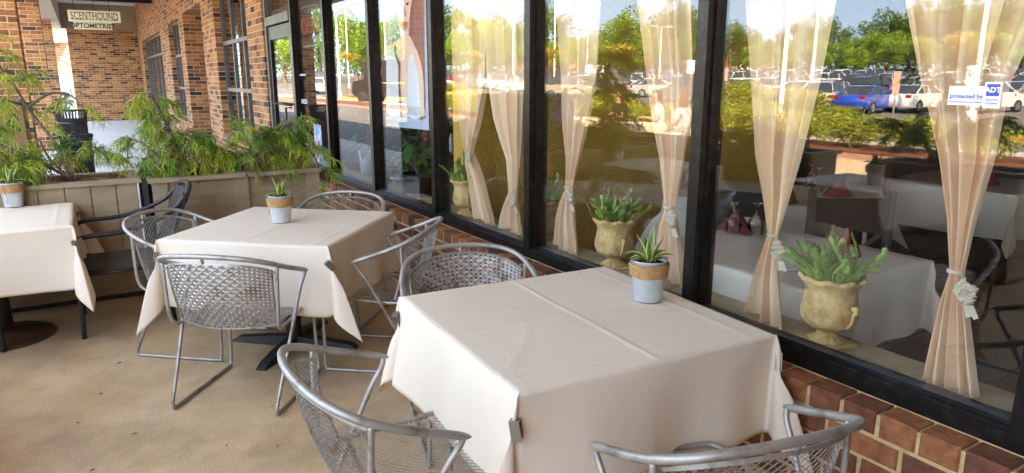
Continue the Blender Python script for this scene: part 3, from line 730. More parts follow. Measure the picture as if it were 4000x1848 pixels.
def clip(parent_none, x, y, z, dx, dy, label, tilt=.5, m=None):
    t = thing('tablecloth_clip', label, 'clip', (x, y, z), atan2(dy, dx), 'metal clips gripping the cloth corners')
    M = Matrix.Rotation(tilt, 4, 'X') @ Matrix.Diagonal((.8, .85, .85, 1))
    b = MB(); b.obox(M @ Matrix.Translation((.012, 0, 0)), .0035, .035, .07); b.obox(M @ Matrix.Translation((-.012, .0, .0)), .003, .035, .07); b.build('plate', m or M_clip, t)
    b = MB(); b.obox(M @ Matrix.Translation((0, 0, .034)), .024, .035, .003); b.build('spring', M_clip, t)
    return t
M_clip = mat('brushed_clip_steel', (.33, .3, .27), .35, .8)
def table(x, y, a, rz, h, seed, label, clabel, base='cross'):
    t = thing('patio_table', label, 'table', (x, y, 0), rz, 'patio tables')
    b = MB(); b.box(-a/2+.004, a/2-.004, -a/2+.004, a/2-.004, .715, .742); b.build('tabletop', M_black, t)
    b = MB(); b.lathe([(.045, .03), (.045, .7), (.12, .712)], 20, capb=False, capt=True); b.build('pedestal', M_black, t)
    b = MB()
    if base == 'cross':
        for k in range(4):
            M = Matrix.Rotation(k*pi/2+.0, 4, 'Z')
            for q in range(1):
                P = [(.0, .05), (.30, .035), (.36, .012)]
                n0 = len(b.v)
                for (r, zz) in ((.03, .06), (.2, .05), (.36, .032), (.40, .012)):
                    w_ = .04 if r < .3 else .032
                    for (yy, z2) in ((-w_, 0.0), (-w_*.8, zz), (w_*.8, zz), (w_, 0.0)): b.vert(M @ V(r, yy, z2))
                for i in range(3):
                    for j in range(4): b.face((n0+4*i+j, n0+4*i+(j+1) % 4, n0+4*i+4+(j+1) % 4, n0+4*i+4+j))
                b.face((n0+12, n0+13, n0+14, n0+15))
        b.build('foot', M_black, t)
    else:
        b.lathe([(.275, 0), (.28, .008), (.26, .02), (.14, .035), (.06, .06), (.046, .08)], 40, capt=True); b.build('foot', M_rustbase, t)
    c = cloth(a, h, seed).build('tablecloth', M_cloth); c.location = (x, y, .7525); c.rotation_euler = (0, 0, rz)
    md = c.modifiers.new('s', 'SOLIDIFY'); md.thickness = .0012
    tag(c, clabel, 'tablecloth', 'cream tablecloths')
    return t
# table centres from the calibrated corners
T1 = (1.428, 1.925, .965, radians(-3.5)); T2 = (.93, 4.085, .955, radians(-41.5)+pi/2*0); T3 = (-.60, 5.14, .90, 0)
table(T1[0], T1[1], T1[2], T1[3], .36, 11, 'pedestal table hidden under the nearest cream cloth', 'cream tablecloth on the nearest table, creased across its top')
table(T2[0], T2[1], T2[2], T2[3], .37, 5, 'pedestal table with a black cross foot in the middle of the patio', 'cream tablecloth on the middle table, turned at an angle to the window')
table(T3[0], T3[1], T3[2], T3[3], .37, 8, 'pedestal table with a rusty round foot at the left edge', 'cream tablecloth on the table at the left edge of the photo', 'disc')
table(-1.2, 3.33, .85, .05, .3, 4, 'patio table beyond the left edge, seen only mirrored in the glass', 'cream tablecloth on the patio table mirrored in the nearest pane')
# clips
def corner(T, sx, sy, off=.0):
    c, s = cos(T[3]), sin(T[3]); ux, uy = sx*(T[2]/2+off), sy*(T[2]/2+off); return (T[0]+c*ux-s*uy, T[1]+s*ux+c*uy, cos(T[3]+atan2(sy, sx)), sin(T[3]+atan2(sy, sx)))
for T, sx, sy, lb, tl_ in ((T1, -1, -1, 'silver clip on the near left corner of the nearest tablecloth', .15), (T1, -1, 1, 'gray metal clip on the far left corner of the nearest tablecloth', -.5), (T1, 1, -1, 'dark clip on the right corner of the nearest tablecloth by the window frame', -.4),
                     (T2, -1, -1, 'dark clip on the left corner of the middle tablecloth', -.9), (T2, 1, -1, 'pale metal clip on the front corner of the middle tablecloth', .7), (T2, 1, 1, 'dark clip on the right corner of the middle tablecloth beside the brick wall', .6),
                     (T3, 1, -1, 'pale metal clip on the near corner of the leftmost tablecloth', -1.4), (T3, 1, 1, 'dark clip on the far corner of the leftmost tablecloth', .4)):
    x, y, dx, dy = corner(T, sx, sy, .018)
    clip(None, x, y, .655, dx, dy, lb, tl_)
# potted snake plants
def pot_proto(seed):
    t = thing('potted_plant', 'x', 'plant pot'); rr = random.Random(seed)
    b = MB(); b.lathe([(.052, 0), (.053, .003), (.068, .155), (.071, .158), (.069, .16), (.064, .158), (.062, .14)], 32); b.build('tin_pot', M_gal, t)
    b = MB()
    for k in range(9):
        z = .098+.0055*k; r = .0615+(.0155/.155)*(z-.05)*.9+.0035
        b.tube([(r*cos(a*2*pi/28), r*sin(a*2*pi/28), z+.002*sin(a+seed)) for a in range(28)], .0034, 5, closed=True)
    b.tube(cr([(.071, .0, .12), (.078, .01, .09), (.075, .015, .06), (.079, .012, .035)], 4), .0022, 4); b.tube(cr([(.066, -.02, .125), (.077, -.01, .135), (.078, .005, .12)], 4), .0024, 4)
    b.build('rope_band', M_rope, t)
    b = MB(); b.lathe([(.001, .143), (.062, .143)], 20, capb=False); b.build('soil', M_soil, t)
    for k in range(19):
        az = k*2.4+rr.uniform(-.3, .3); ln = rr.uniform(.06, .13)*(1.15 if k < 5 else .85); tilt = rr.uniform(.1, .45) if k < 5 else rr.uniform(.6, 1.15)
        wd = rr.uniform(.012, .018); b = MB(); b.smooth = True; n = 7; row = []
        for i in range(n+1):
            s = i/n; el = pi/2-tilt-(.5*s*s if k >= 5 else .1*s); r0 = .012+ln*s*cos(el)*.9; z0 = .143+ln*s*sin(max(.25, el))
            w_ = wd*(sin(pi*min(1, .22+s*.78))**.7)
            c_ = V(cos(az)*r0, sin(az)*r0, z0); tn = V(-sin(az), cos(az), 0); up = V(-cos(az)*sin(el), -sin(az)*sin(el), cos(el))
            row.append([b.vert(c_+tn*w_*q+up*abs(q)*w_*.5) for q in (-1, -.62, 0, .62, 1)])
        for i in range(n):
            for q in range(4):
                b.cm = 1 if q in (0, 3) else 0
                b.face((row[i][q], row[i][q+1], row[i+1][q+1], row[i+1][q]))
        b.build('leaf', [M_snake, M_snakeY], t)
    return t
pp = pot_proto(2); index_kids(pp); pp2 = pot_proto(7); index_kids(pp2)
def potat(o, x, y, z, rz, label, new=True):
    if new: return dup(o, (x, y, z), rz, label, 'potted snake plants on the tables')
    o.location = (x, y, z); o.rotation_euler = (0, 0, rz); o['label'] = label; o['group'] = 'potted snake plants on the tables'
p = PZ(1632*1.5528, 762*1.5528, .757); potat(pp, p.x+.03, p.y+.04, .757, .3, 'tin pot with jute rope and a variegated snake plant on the nearest table', False)
p = PZ(700*1.5528, 562*1.5528, .757); potat(pp2, p.x+.03, p.y+.045, .757, 2.2, 'tin pot with jute rope and a yellow edged plant on the middle table', False)
p = PZ(25*1.5528, 522*1.5528, .757); potat(pp, p.x+.02, p.y+.045, .757, 4.2, 'tin pot with jute rope and yellow edged plant on the leftmost table')
potat(pp, -1.15, 3.2, .757, 1, 'tin pot with a snake plant mirrored in the nearest pane')
# ---------------- black wicker chairs
def wicker():
    t = thing('wicker_chair', 'x', 'chair')
    b = MB(); b.grid(lambda u, v: V((u-.5)*.48, .0+.46*v, .43+.012*sin(u*60)*sin(v*60)-.015*sin(pi*v)), 40, 40); b.box(-.24, .24, -.0, .46, .385, .425); b.build('seat', M_wicker, t)
    b = MB(); b.grid(lambda u, v: V((u-.5)*.46, -.02-.16*v-.03*(1-(2*u-1)**2), .44+.42*v+.008*sin(u*50)), 30, 30)
    b.grid(lambda u, v: V((u-.5)*.46, -.045-.16*v-.03*(1-(2*u-1)**2), .44+.42*v), 16, 8); b.build('backrest', M_wicker, t)
    b = MB(); b.tube(cr([(-.24, -.18, .80), (-.22, -.21, .87), (0, -.24, .89), (.22, -.21, .87), (.24, -.18, .80)], 5), .018, 8); b.build('top_roll', M_wicker, t)
    for s in (-1, 1):
        b = MB(); b.tube(cr([(s*.24, -.19, .84), (s*.27, -.08, .74), (s*.285, .15, .66), (s*.285, .38, .645), (s*.28, .44, .62), (s*.27, .455, .55), (s*.265, .46, .3), (s*.27, .47, 0)], 6), .015, 8); b.build('arm', M_blackp, t)
        b = MB(); b.tube([(s*.25, -.2, .86), (s*.245, -.02, .43), (s*.25, -.05, 0)], .015, 8); b.build('leg', M_blackp, t)
    b = MB(); b.tube([(-.26, .44, .4), (.26, .44, .4)], .012, 6); b.tube([(-.26, .44, .4), (-.25, -.02, .4)], .012, 6); b.tube([(.26, .44, .4), (.25, -.02, .4)], .012, 6); b.build('seat_rail', M_blackp, t)
    return t
wk = wicker(); index_kids(wk)
wk.location = (.30, 5.13, 0); wk.rotation_euler = (0, 0, atan2(1, 0)); wk['label'] = 'black wicker armchair on the right side of the leftmost table, in front of the planters'; wk['group'] = 'black wicker armchairs'
dup(wk, (-1.05, 5.13, 0), atan2(-1, 0), 'black wicker armchair on the left side of the leftmost table, only a leg in view', 'black wicker armchairs')

# ---------------- planters
def planter(x0, x1, y, d, h, label, style, rz=0):
    cx = (x0+x1)/2; w_ = (x1-x0)/2
    t = thing('planter_box', label, 'planter', (cx, y, 0), rz, 'taupe wooden planter boxes')
    b = MB(); b.box(-w_+.03, w_-.03, .02, d-.02, .06, h-.03); b.box(-w_+.02, w_-.02, .015, d-.015, .04, .12); b.build('side_panel', M_planter if style == 'board' else M_osb, t)
    b = MB()
    if style == 'board':
        xx = -w_+.03; k = 0
        while xx < w_-.06:
            ww = .155; b.box(xx+.004, min(xx+ww-.004, w_-.03), .006, .0195, .10, h-.032); xx += ww
        b.box(w_-.14, w_-.035, -.008, .005, .05, h-.031)
    else:
        for xx in (-w_+.02, -.04): b.box(xx, xx+.10, .002, .0195, .05, h-.031); b.build('batten', M_planter, t); b = MB()
        b.box(w_-.12, w_-.0125, .002, .0195, .05, h-.031); b.box(w_-.029, w_-.012, .0195, d-.02, .05, h-.031)
    b.build('batten', M_planter, t)
    b = MB(); r = .085
    b.box(-w_, w_, -.02, r-.02, h-.03, h); b.box(-w_, w_, d-r+.02, d+.02, h-.03, h); b.box(-w_, -w_+r, r-.0195, d-r+.0195, h-.031, h-.001); b.box(w_-r, w_, r-.0195, d-r+.0195, h-.031, h-.001)
    if style != 'board': b.box(-.06, .06, r-.0195, d-r+.0195, h-.0305, h-.0005)
    b.build('rim_board', M_planter, t)
    b = MB(); b.grid(lambda u, v: V(-w_+.07+(2*w_-.14)*u, .06+(d-.12)*v, h-.035+.018*sin(u*23+v*5)+.012*sin(v*31+u*70)), 30, 10, smooth=False)
    rr = random.Random(int(x0*100)+5)
    for k in range(700):
        px, py = rr.uniform(-w_+.08, w_-.08), rr.uniform(.07, d-.08); a = rr.uniform(0, 6.3); l = rr.uniform(.02, .06); z = h-.02+rr.uniform(0, .035)
        dd = V(cos(a)*l, sin(a)*l, rr.uniform(-.015, .015)); n_ = V(-sin(a), cos(a), 0)*.004; p0 = V(px, py, z); b.quad(p0-n_, p0+dd-n_, p0+dd+n_, p0+n_)
    b.build('mulch', M_mulch, t)
    b = MB(); b.box(-w_+.05, w_-.05, .05, d-.05, 0, .045); b.build('plinth', M_black, t)
    return t
PH = .88
planter(-1.15, .285, 5.64, .52, PH, 'taupe planter box faced with vertical boards, left of the gap', 'board')
planter(.325, 1.57, 5.56, .52, PH, 'taupe planter box with rough chipboard panels and battens, beside the brick sill', 'osb', radians(1.2))
for k, yy in enumerate((-1.2, .6, 2.4, 4.2, 5.9, 7.3)):
    t_ = planter(-.6, .6, 0, .45, PH, 'taupe planter box along the open side of the patio, %s from the camera' % ('first', 'second', 'third', 'fourth', 'fifth', 'sixth')[k], 'board'); t_.location = (-1.75, yy+.6, 0); t_.rotation_euler = (0, 0, pi/2)
gp = thing('black_post', 'black iron post standing in the gap between the two planter boxes', 'post', (.307, 5.8, 0))
b = MB(); b.box(-.019, .014, -.2, .3, 0, .86); b.build('post', M_black, gp); b = MB(); b.lathe([(.03, 0), (.03, .02), (.012, .03)], 12, (0, 0, .86), capt=True); b.build('cap', M_black, gp)
# thread-leaf cypress shrubs
def cypress(name, label, base, stems, seed, dens=1.0, cat='shrub', brown=.12, sprw=.0034, grp='thread leaf cypress shrubs in the planters'):
    t = thing(name, label, cat, base, 0, grp); rr = random.Random(seed)
    wb = MB(); wb.smooth = True; gb = MB(); bb = MB()
    def strand(b, p, d, L, w_):
        segs = 3; prev = None; q = Vector(p); dd = Vector(d)
        side = dd.cross(V(rr.uniform(-1, 1), rr.uniform(-1, 1), rr.uniform(-1, 1)))
        if side.length < 1e-3: side = V(1, 0, 0)
        side.normalize(); ids = []
        for i in range(segs+1):
            ww = w_*(1-.75*i/segs); ids.append((b.vert(q-side*ww), b.vert(q+side*ww)))
            q = q+dd*(L/segs); dd = (dd+V(0, 0, -.42)).normalized()
        for i in range(segs): b.face((ids[i][0], ids[i][1], ids[i+1][1], ids[i+1][0]))
    def spray(p, d, L, br):
        b = bb if br else gb
        n = int(9*dens)+2; pts = []; q = Vector(p); dd = Vector(d).normalized()
        for i in range(n):
            q = q+dd*(L/n); dd = (dd+V(rr.uniform(-.12, .12), rr.uniform(-.12, .12), -.17)).normalized(); pts.append((q.copy(), dd.copy()))
        strand(wb, p, d, L*.5, .0018)
        for (q, dd) in pts:
            for k in range(3):
                sd = V(rr.uniform(-1, 1), rr.uniform(-1, 1), rr.uniform(-.7, .5)); strand(b, q, (dd*.6+sd*.75).normalized(), rr.uniform(.04, .10), sprw)
    for st in stems:
        P = cr([Vector(s) for s in st['p']], 5); n = len(P); r0 = st.get('r', .011)
        wb.tube(P, [r0*(1-.8*i/n)+.0012 for i in range(n)], 6)
        for k in range(int(st.get('n', 60)*dens)):
            f = st.get('f0', .15)+(1-st.get('f0', .15))*rr.random()**.8; i = min(n-2, int(f*(n-1))); p = P[i].lerp(P[i+1], rr.random())
            a = rr.uniform(0, 2*pi); el = rr.uniform(-.5, .6); ln = st.get('l', .22)*rr.uniform(.45, 1.15)*(1.15-.6*f)
            d = V(cos(a)*cos(el), sin(a)*cos(el), sin(el)); tip = p+d*ln
            mid = p.lerp(tip, .5)+V(0, 0, .02+.03*rr.random()); wb.tube([p, mid, tip], [.0028, .002, .001], 4, cap=False)
            br = rr.random() < brown*(2.5 if p.z < .25 else .5)
            for m_ in range(3):
                q = p.lerp(tip, .45+.27*m_); spray(q, (d+V(rr.uniform(-.5, .5), rr.uniform(-.5, .5), -.25)), rr.uniform(.08, .2), br)
    wb.build('branch', M_bark, t); gb.build('foliage', M_cyp, t)
    if bb.f: bb.build('dead_foliage', M_cypb, t)
    return t
def stems(lst, **k): return [dict(p=p, **dict(k, **o)) for p, o in lst]
LZ = PH-.02
cypress('cypress_shrub', 'tall straggly thread leaf cypress with a leaning bare trunk in the left planter', (-.15, 5.9, LZ), [
    dict(p=[(0, 0, 0), (-.05, .0, .25), (-.18, 0, .5), (-.28, .0, .75), (-.42, 0, .93), (-.55, 0, .95)], r=.014, n=64, l=.22, f0=.4),
    dict(p=[(0, 0, .02), (-.25, .02, .2), (-.5, 0, .33), (-.75, 0, .32)], n=62, l=.22), dict(p=[(-.22, 0, .55), (-.45, -.05, .6), (-.6, -.06, .48)], n=34, l=.2),
    dict(p=[(-.2, 0, .52), (-.05, .02, .62), (.08, .02, .6), (.14, 0, .5)], n=9, l=.12, f0=.3),
    dict(p=[(0, 0, .02), (.08, -.03, .18), (.17, -.04, .24), (.25, -.05, .16)], n=26, l=.13),
    dict(p=[(-.1, 0, .02), (-.3, -.08, .1), (-.55, -.08, .12)], n=46, l=.16), dict(p=[(0, 0, .02), (-.1, .02, .15), (-.15, .0, .3)], n=18, l=.14)], 3, dens=.52, brown=.08)
cypress('cypress_shrub', 'cone shaped thread leaf cypress in the middle of the planters, bright green and drooping', (.58, 5.8, LZ), [
    dict(p=[(0, 0, 0), (-.03, .0, .25), (-.09, 0, .45), (-.16, .0, .62)], r=.012, n=62, l=.17, f0=.15),
    dict(p=[(0, 0, 0), (-.12, -.02, .12), (-.24, -.02, .25), (-.34, 0, .3)], n=16, l=.11, f0=.4),
    dict(p=[(0, 0, 0), (.1, -.02, .15), (.2, -.02, .2), (.32, 0, .15)], n=50, l=.17), dict(p=[(0, 0, 0), (.02, -.05, .2), (.05, -.05, .33)], n=38, l=.16),
    dict(p=[(0, 0, 0), (-.1, -.04, .07), (-.2, -.05, .08)], n=24, l=.12)], 9, dens=.6, brown=.06)
cypress('cypress_shrub', 'broad thread leaf cypress spilling over the rim of the planter next to the door', (1.2, 5.76, LZ), [
    dict(p=[(0, 0, 0), (-.05, .0, .2), (-.12, 0, .38)], n=44, l=.17), dict(p=[(0, 0, 0), (.1, .0, .2), (.13, 0, .33), (.2, -.02, .38)], n=44, l=.15),
    dict(p=[(0, 0, 0), (.18, -.03, .18), (.3, -.05, .2), (.37, -.1, .06), (.385, -.14, -.10)], n=36, l=.11), dict(p=[(0, 0, 0), (.1, -.05, .1), (.22, -.08, .12)], n=20, l=.12, f0=.3),
    dict(p=[(0, 0, 0), (-.12, -.02, .12), (-.25, -.03, .16)], n=22, l=.13)], 21, dens=.62, brown=.08)
for k, (yy, hh_, sd_) in enumerate(((.2, .75, 31), (3.15, .95, 32), (5.0, .3, 33))):
    cypress('cypress_shrub', '%s thread leaf cypress on the open patio side, mirrored in the glass' % ('nearest', 'tallest', 'lowest')[k], (-1.97, yy, LZ), [
        dict(p=[(0, 0, 0), (.0, .05, hh_*.4), (0, .02, hh_*.7), (0, .1, hh_)], n=50, l=.3, r=.014), dict(p=[(0, 0, 0), (.0, .25, hh_*.3), (0, .5, hh_*.32)], n=34, l=.2), dict(p=[(0, 0, 0), (.0, -.25, hh_*.35), (0, -.5, hh_*.4)], n=34, l=.2)], sd_, dens=.55, sprw=.005)

rr = random.Random(12)
M_lit = mat('dry_leaf_litter', (.09, .04, .02), .9, col2=(.2, .1, .04), ns=30)
for k, (x, y) in enumerate(((.02, 3.35), (.36, 3.02), (-.1, 3.9), (.25, 2.75), (.55, 2.9), (-.15, 3.1), (.62, 3.3), (.1, 2.9), (.0, 4.3), (.75, 3.0), (-.2, 3.6), (.42, 2.62))):
    b = MB(); a = rr.uniform(0, 6); L = rr.uniform(.006, .016); P = []
    for q in range(6): t = q/5; P.append((x+cos(a+.5*t)*L*(t-.5)*2, y+sin(a+.5*t)*L*(t-.5)*2, .004+.004*sin(pi*t)))
    b.tube(P, [.0008, .003, .004, .0035, .002, .0008], 4, flat=.5); o = b.build('leaf_litter', M_lit); tag(o, 'scrap of dry leaf lying on the patio concrete', 'leaf', 'dry leaf scraps on the patio floor')
# ================================================================ INSIDE THE WINDOWS
XI = 2.24
def curtain(rows, label, seed):
    # rows: (z, y_right, y_left) from top to bottom; cloth gathered by a tie at the narrowest row
    t = thing('window_curtain', label, 'curtain', (XI, 0, 0), 0, 'peach sheer curtains tied back inside the windows'); rr = random.Random(seed)
    ph = rr.uniform(0, 6); z0 = rows[0][0]
    R = sorted(rows, key=lambda r: -r[0]); ZZ = [3.3]+[r[0] for r in R]
    top = R[0]; mid0 = (top[1]+top[2])/2
    k_ = (R[0][2]-R[0][1])
    g = (R[0][0]-R[2][0]); dw = ((R[0][2]-R[0][1])-(R[2][2]-R[2][1]))/g
    w33 = min(k_+dw*(3.3-top[0])*.7, .75); RR = [(3.3, mid0-w33/2, mid0+w33/2)]+R
    tie = min(range(len(R)), key=lambda i: R[i][2]-R[i][1]); tz = R[tie][0]; zb = R[-1][0]
    def samp(z):
        for i in range(len(RR)-1):
            if RR[i][0] >= z >= RR[i+1][0]:
                f = (RR[i][0]-z)/(RR[i][0]-RR[i+1][0]); f2 = f
                return (RR[i][1]*(1-f2)+RR[i+1][1]*f2, RR[i][2]*(1-f2)+RR[i+1][2]*f2)
        return RR[-1][1:]
    zs = [3.3-(3.3-zb)*i/110 for i in range(111)]
    def f(u, v):
        z = zs[int(round(v*110))]; a, c = samp(z); w_ = c-a
        q = u+.03*sin(u*19+ph)+.012*sin(u*41+z*2)
        y = c-w_*q
        n = 3.4+(seed*1.37) % 2.2; dep = .036*min(1, w_/.2)+.008
        if z < tz: dep = .03*min(1, (tz-z)/.1)+.008
        x = dep*sin(u*2*pi*n+ph+.8*sin(z*1.3+ph))+.012*sin(u*2*pi*2+ph)
        zz = z
        if v > .985: zz += .012*sin(u*9+ph)+.03*(u-.5)*-1
        return V(x*.55, y, zz)
    b = MB(); b.grid(f, 140, 110); b.build('drape', M_curtain, t)
    a, c = samp(tz); b = MB(); b.lathe([(.014+(c-a)*.2, -.006), (.016+(c-a)*.22, 0), (.014+(c-a)*.2, .006)], 16, (0, (a+c)/2, tz), capb=False)
    b.build('tieback', M_ribbon, t)
    b = MB(); yc = (a+c)/2-.055; zc = tz-.045
    for k in range(44):
        an = rr.uniform(0, 2*pi); rad = rr.uniform(.006, .026); zc2 = zc+sin(an)*rad*1.3; yc2 = yc+cos(an)*rad
        b.grid(lambda u, v: V(-.035-.014*sin(pi*v)-.005*sin(pi*u)+rr.random()*0, yc2+(u-.5)*.014*cos(k)+(v-.5)*.02*sin(k), zc2+(v-.5)*.02*cos(k)-(u-.5)*.014*sin(k)), 3, 3)
    for s in (0, 1): b.poly([(-.03, yc-.01-.012*s, zc-.04), (-.03, yc+.008-.012*s, zc-.04), (-.028, yc-.005-.022*s, zc-.085), (-.028, yc-.022-.018*s, zc-.075)])
    b.build('ribbon_flower', M_ribbon, t)
C6 = [(1.81, .915, 1.324), (1.58, .981, 1.249), (1.35, .99, 1.156), (1.17, 1.013, 1.102), (1.005, 1.024, 1.069), (.99, 1.022, 1.07), (.855, .987, 1.087), (.72, .954, 1.102), (.59, .921, 1.113)]
C5 = [(1.86, 1.54, 1.931), (1.58, 1.571, 1.884), (1.285, 1.62, 1.835), (1.13, 1.656, 1.782), (.99, 1.694, 1.745), (.81, 1.668, 1.793), (.63, 1.624, 1.828)]
C4 = [(1.92, 2.261, 2.579), (1.58, 2.212, 2.489), (1.405, 2.216, 2.437), (1.23, 2.233, 2.372), (1.01, 2.267, 2.325), (.86, 2.231, 2.36), (.67, 2.193, 2.387)]
C3 = [(1.98, 2.846, 3.243), (1.58, 2.86, 3.176), (1.37, 2.919, 3.151), (1.155, 2.997, 3.107), (1.0, 3.047, 3.11), (.815, 3.022, 3.194), (.63, 2.979, 3.221)]
C2 = [(2.05, 3.588, 3.99), (1.58, 3.577, 3.946), (1.335, 3.585, 3.872), (1.095, 3.602, 3.725), (.895, 3.629, 3.701), (.71, 3.596, 3.801), (.63, 3.571, 3.828)]
C1 = [(2.09, 3.95, 4.42), (1.58, 3.972, 4.40), (1.315, 4.083, 4.34), (1.105, 4.201, 4.307), (.915, 4.06, 4.236), (.63, 3.90, 4.156)]
for rows, lb, sd_ in ((C6, 'peach curtain nearest the camera, tied low beside the security sticker', 1), (C5, 'peach curtain left of the large cactus urn in the nearest pane', 2), (C4, 'peach curtain left of the nearest mullion, behind the pot on the nearest table', 3),
                      (C3, 'peach curtain at the left side of the pane with the smaller cactus urn', 4), (C2, 'peach curtain at the right side of the pane in front of the mustard wall', 5), (C1, 'farthest peach curtain, beside the farthest cactus urn', 6)):
    curtain(rows, lb, sd_)
def urn(x, y, z, sc, rz, seed, label, wild=1.0):
    t = thing('stone_urn', label.replace('cactus ', ''), 'urn', (x, y, z), rz, 'sandstone urns on the window ledge'); t.scale = (sc,)*3
    b = MB(); b.box(-.085, .085, -.085, .085, 0, .018, bev=.003); b.build('plinth', M_urn, t)
    b = MB()
    prof = [(.076, .018), (.068, .026), (.05, .036), (.036, .046), (.039, .053), (.035, .06), (.046, .068), (.078, .08), (.1, .1), (.112, .13), (.113, .165), (.104, .205), (.1, .235), (.106, .258), (.12, .276), (.13, .285), (.13, .296), (.12, .302), (.108, .292), (.1, .27)]
    def wav(a, j, r, zz):
        if j >= 14: return (.005*sin(a*9), .006*sin(a*9))
        if j in (8, 9): return (.003*abs(sin(a*7)), 0)
        if j < 4: return (.004*abs(sin(a*6)), 0)
        if 7 <= j <= 8: return (.004*abs(sin(a*8)), 0)
        return (0, 0)
    b.lathe(prof, 72, wav=wav); b.build('bowl', M_urn, t)
    for s in (-1, 1):
        b = MB(); b.tube(cr([(s*.1, 0, .1), (s*.122, 0, .125), (s*.13, 0, .165), (s*.142, 0, .178), (s*.14, 0, .195), (s*.125, 0, .19)], 5), [.008]*15+[.011]*11, 8); b.build('scroll_handle', M_urn, t)
    b = MB(); b.lathe([(.001, .275), (.1, .275)], 24, capb=False); b.build('soil', M_soil, t)
    c = thing('christmas_cactus', label, 'plant', (x, y, z+.275*sc), rz, 'christmas cacti growing in the urns'); c.scale = (sc,)*3
    rr = random.Random(seed); g = MB(); pk = MB()
    def seg(b, p, d, n, L, w_):
        s_ = d.cross(n).normalized(); o = []
        for a, ww in ((0, .25), (.18, .8), (.3, .62), (.5, 1.05), (.62, .8), (.85, .95), (1, .35)): o.append((a, ww))
        Lp = [b.vert(p+d*L*a-s_*w_*ww-n*.0008) for a, ww in o]; Rp = [b.vert(p+d*L*a+s_*w_*ww-n*.0008) for a, ww in o]; Cp = [b.vert(p+d*L*a+n*w_*.28) for a, ww in o]; Dp = [b.vert(p+d*L*a-n*w_*.22) for a, ww in o]
        for i in range(len(o)-1):
            b.face((Lp[i], Cp[i], Cp[i+1], Lp[i+1])); b.face((Cp[i], Rp[i], Rp[i+1], Cp[i+1])); b.face((Rp[i], Dp[i], Dp[i+1], Rp[i+1])); b.face((Dp[i], Lp[i], Lp[i+1], Dp[i+1]))
    for k in range(int(80*wild)):
        az = rr.uniform(0, 2*pi); r = .08*sqrt(rr.random()); p = V(cos(az)*r, sin(az)*r, 0); el = rr.uniform(1.0, 1.57) if k % 4 else rr.uniform(.6, 1.0); ns = rr.randint(2, 5) if k % 9 else 6
        d = V(cos(az)*cos(el), sin(az)*cos(el), sin(el))
        nn = d.cross(V(rr.uniform(-1, 1), rr.uniform(-1, 1), .2)).normalized()
        for i in range(ns):
            L = rr.uniform(.03, .044); seg(g, p, d, nn, L, rr.uniform(.012, .017)); p = p+d*L*.95
            if i == ns-1 and k % 16 == 3: seg(pk, p, d, nn, .03, .008)
            d = (d+V(rr.uniform(-.42, .42), rr.uniform(-.42, .42), rr.uniform(-.3, .35))).normalized(); nn = (nn-d*nn.dot(d)+V(rr.uniform(-.3, .3), rr.uniform(-.3, .3), rr.uniform(-.3, .3)))
            nn = (nn-d*nn.dot(d)).normalized()
    g.build('stem_segments', M_cact, c)
    if pk.f: pk.build('flower_bud', M_cactr, c)
ZL = .6285
urn(2.245, 1.455, ZL, .87, 1.35, 5, 'bushy christmas cactus with pink buds in the large urn of the nearest pane', 1.25)
urn(2.25, 2.69, ZL, .87, 1.3, 8, 'upright christmas cactus in the urn behind the nearest table', .8)
urn(2.25, 3.36, ZL, .86, 1.2, 12, 'cactus half hidden by the curtain and the middle mullion', .8)
urn(2.25, 4.33, ZL, .86, 1.2, 14, 'cactus in the farthest urn, at the left end of the ledge', .7)
# ---------------- poster of a woman
PXX = 2.28
po = thing('hair_poster', 'tall hanging poster of a long haired woman in a pale blouse, salon window', 'poster', (PXX, 0, 0))
def pz(zx, zy, k): p = PX(1100+zx/1.7, zy/1.7, PXX-k*.0012); return (-k*.0012, p.y, p.z)
def flat(name, pts, m, k, smooth=4):
    P = [pz(a, c, k) for a, c in pts]
    if smooth: P = [tuple(q) for q in cr(P, smooth, True)]
    b = MB(); b.poly(P); return b.build(name, m, po)
T_ = -420
pts0 = [(690, T_), (690, 840), (975, 872), (945, T_)]
b = MB(); P = [pz(a, c, 0) for a, c in [(694, T_), (694, 836), (978, 866), (945, T_)]]; P2 = [(x+.003, y, z) for x, y, z in P]
b.poly(P); b.poly(P2[::-1])
for i in range(4): b.quad(P[i], P2[i], P2[(i+1) % 4], P[(i+1) % 4])
b.build('sheet', mat('poster_blue_gray', (.42, .5, .62), .6, col2=(.5, .57, .68), ns=2), po)
M_pskin = mat('poster_skin', (.95, .66, .52), .6, col2=(.85, .56, .44), ns=5); M_phair = mat('poster_hair', (.24, .09, .07), .6, col2=(.36, .16, .12), ns=6, ns3=(1, 6, .6)); M_pbl = mat('poster_blouse', (.8, .86, .88), .6, col2=(.7, .78, .82), ns=4); M_pbg = mat('poster_backdrop', (.16, .2, .33), .6, col2=(.24, .28, .42), ns=1.5)
M_plip = mat('poster_lips', (.55, .1, .12), .5); M_pdk = mat('poster_dark', (.05, .03, .03), .6); M_pshade = mat('poster_skin_cheek', (.55, .34, .27), .6)
flat('backdrop', [(697, T_), (697, 770), (957, 788), (942, T_)], M_pbg, 1, 0)
flat('hair', [(748, -300), (742, -60), (765, 110), (800, 220), (838, 300), (842, 500), (862, 700), (950, 782), (944, 300), (938, 0), (915, -250), (830, -360)], M_phair, 2)
flat('body', [(700, 320), (730, 290), (770, 262), (800, 240), (846, 235), (880, 300), (915, 380), (940, 520), (945, 700), (940, 775), (800, 765), (705, 690), (700, 500)], M_pskin, 3)
flat('blouse', [(700, 420), (722, 350), (748, 320), (762, 370), (782, 420), (776, 520), (778, 640), (795, 764), (705, 755), (700, 600)], M_pbl, 4)
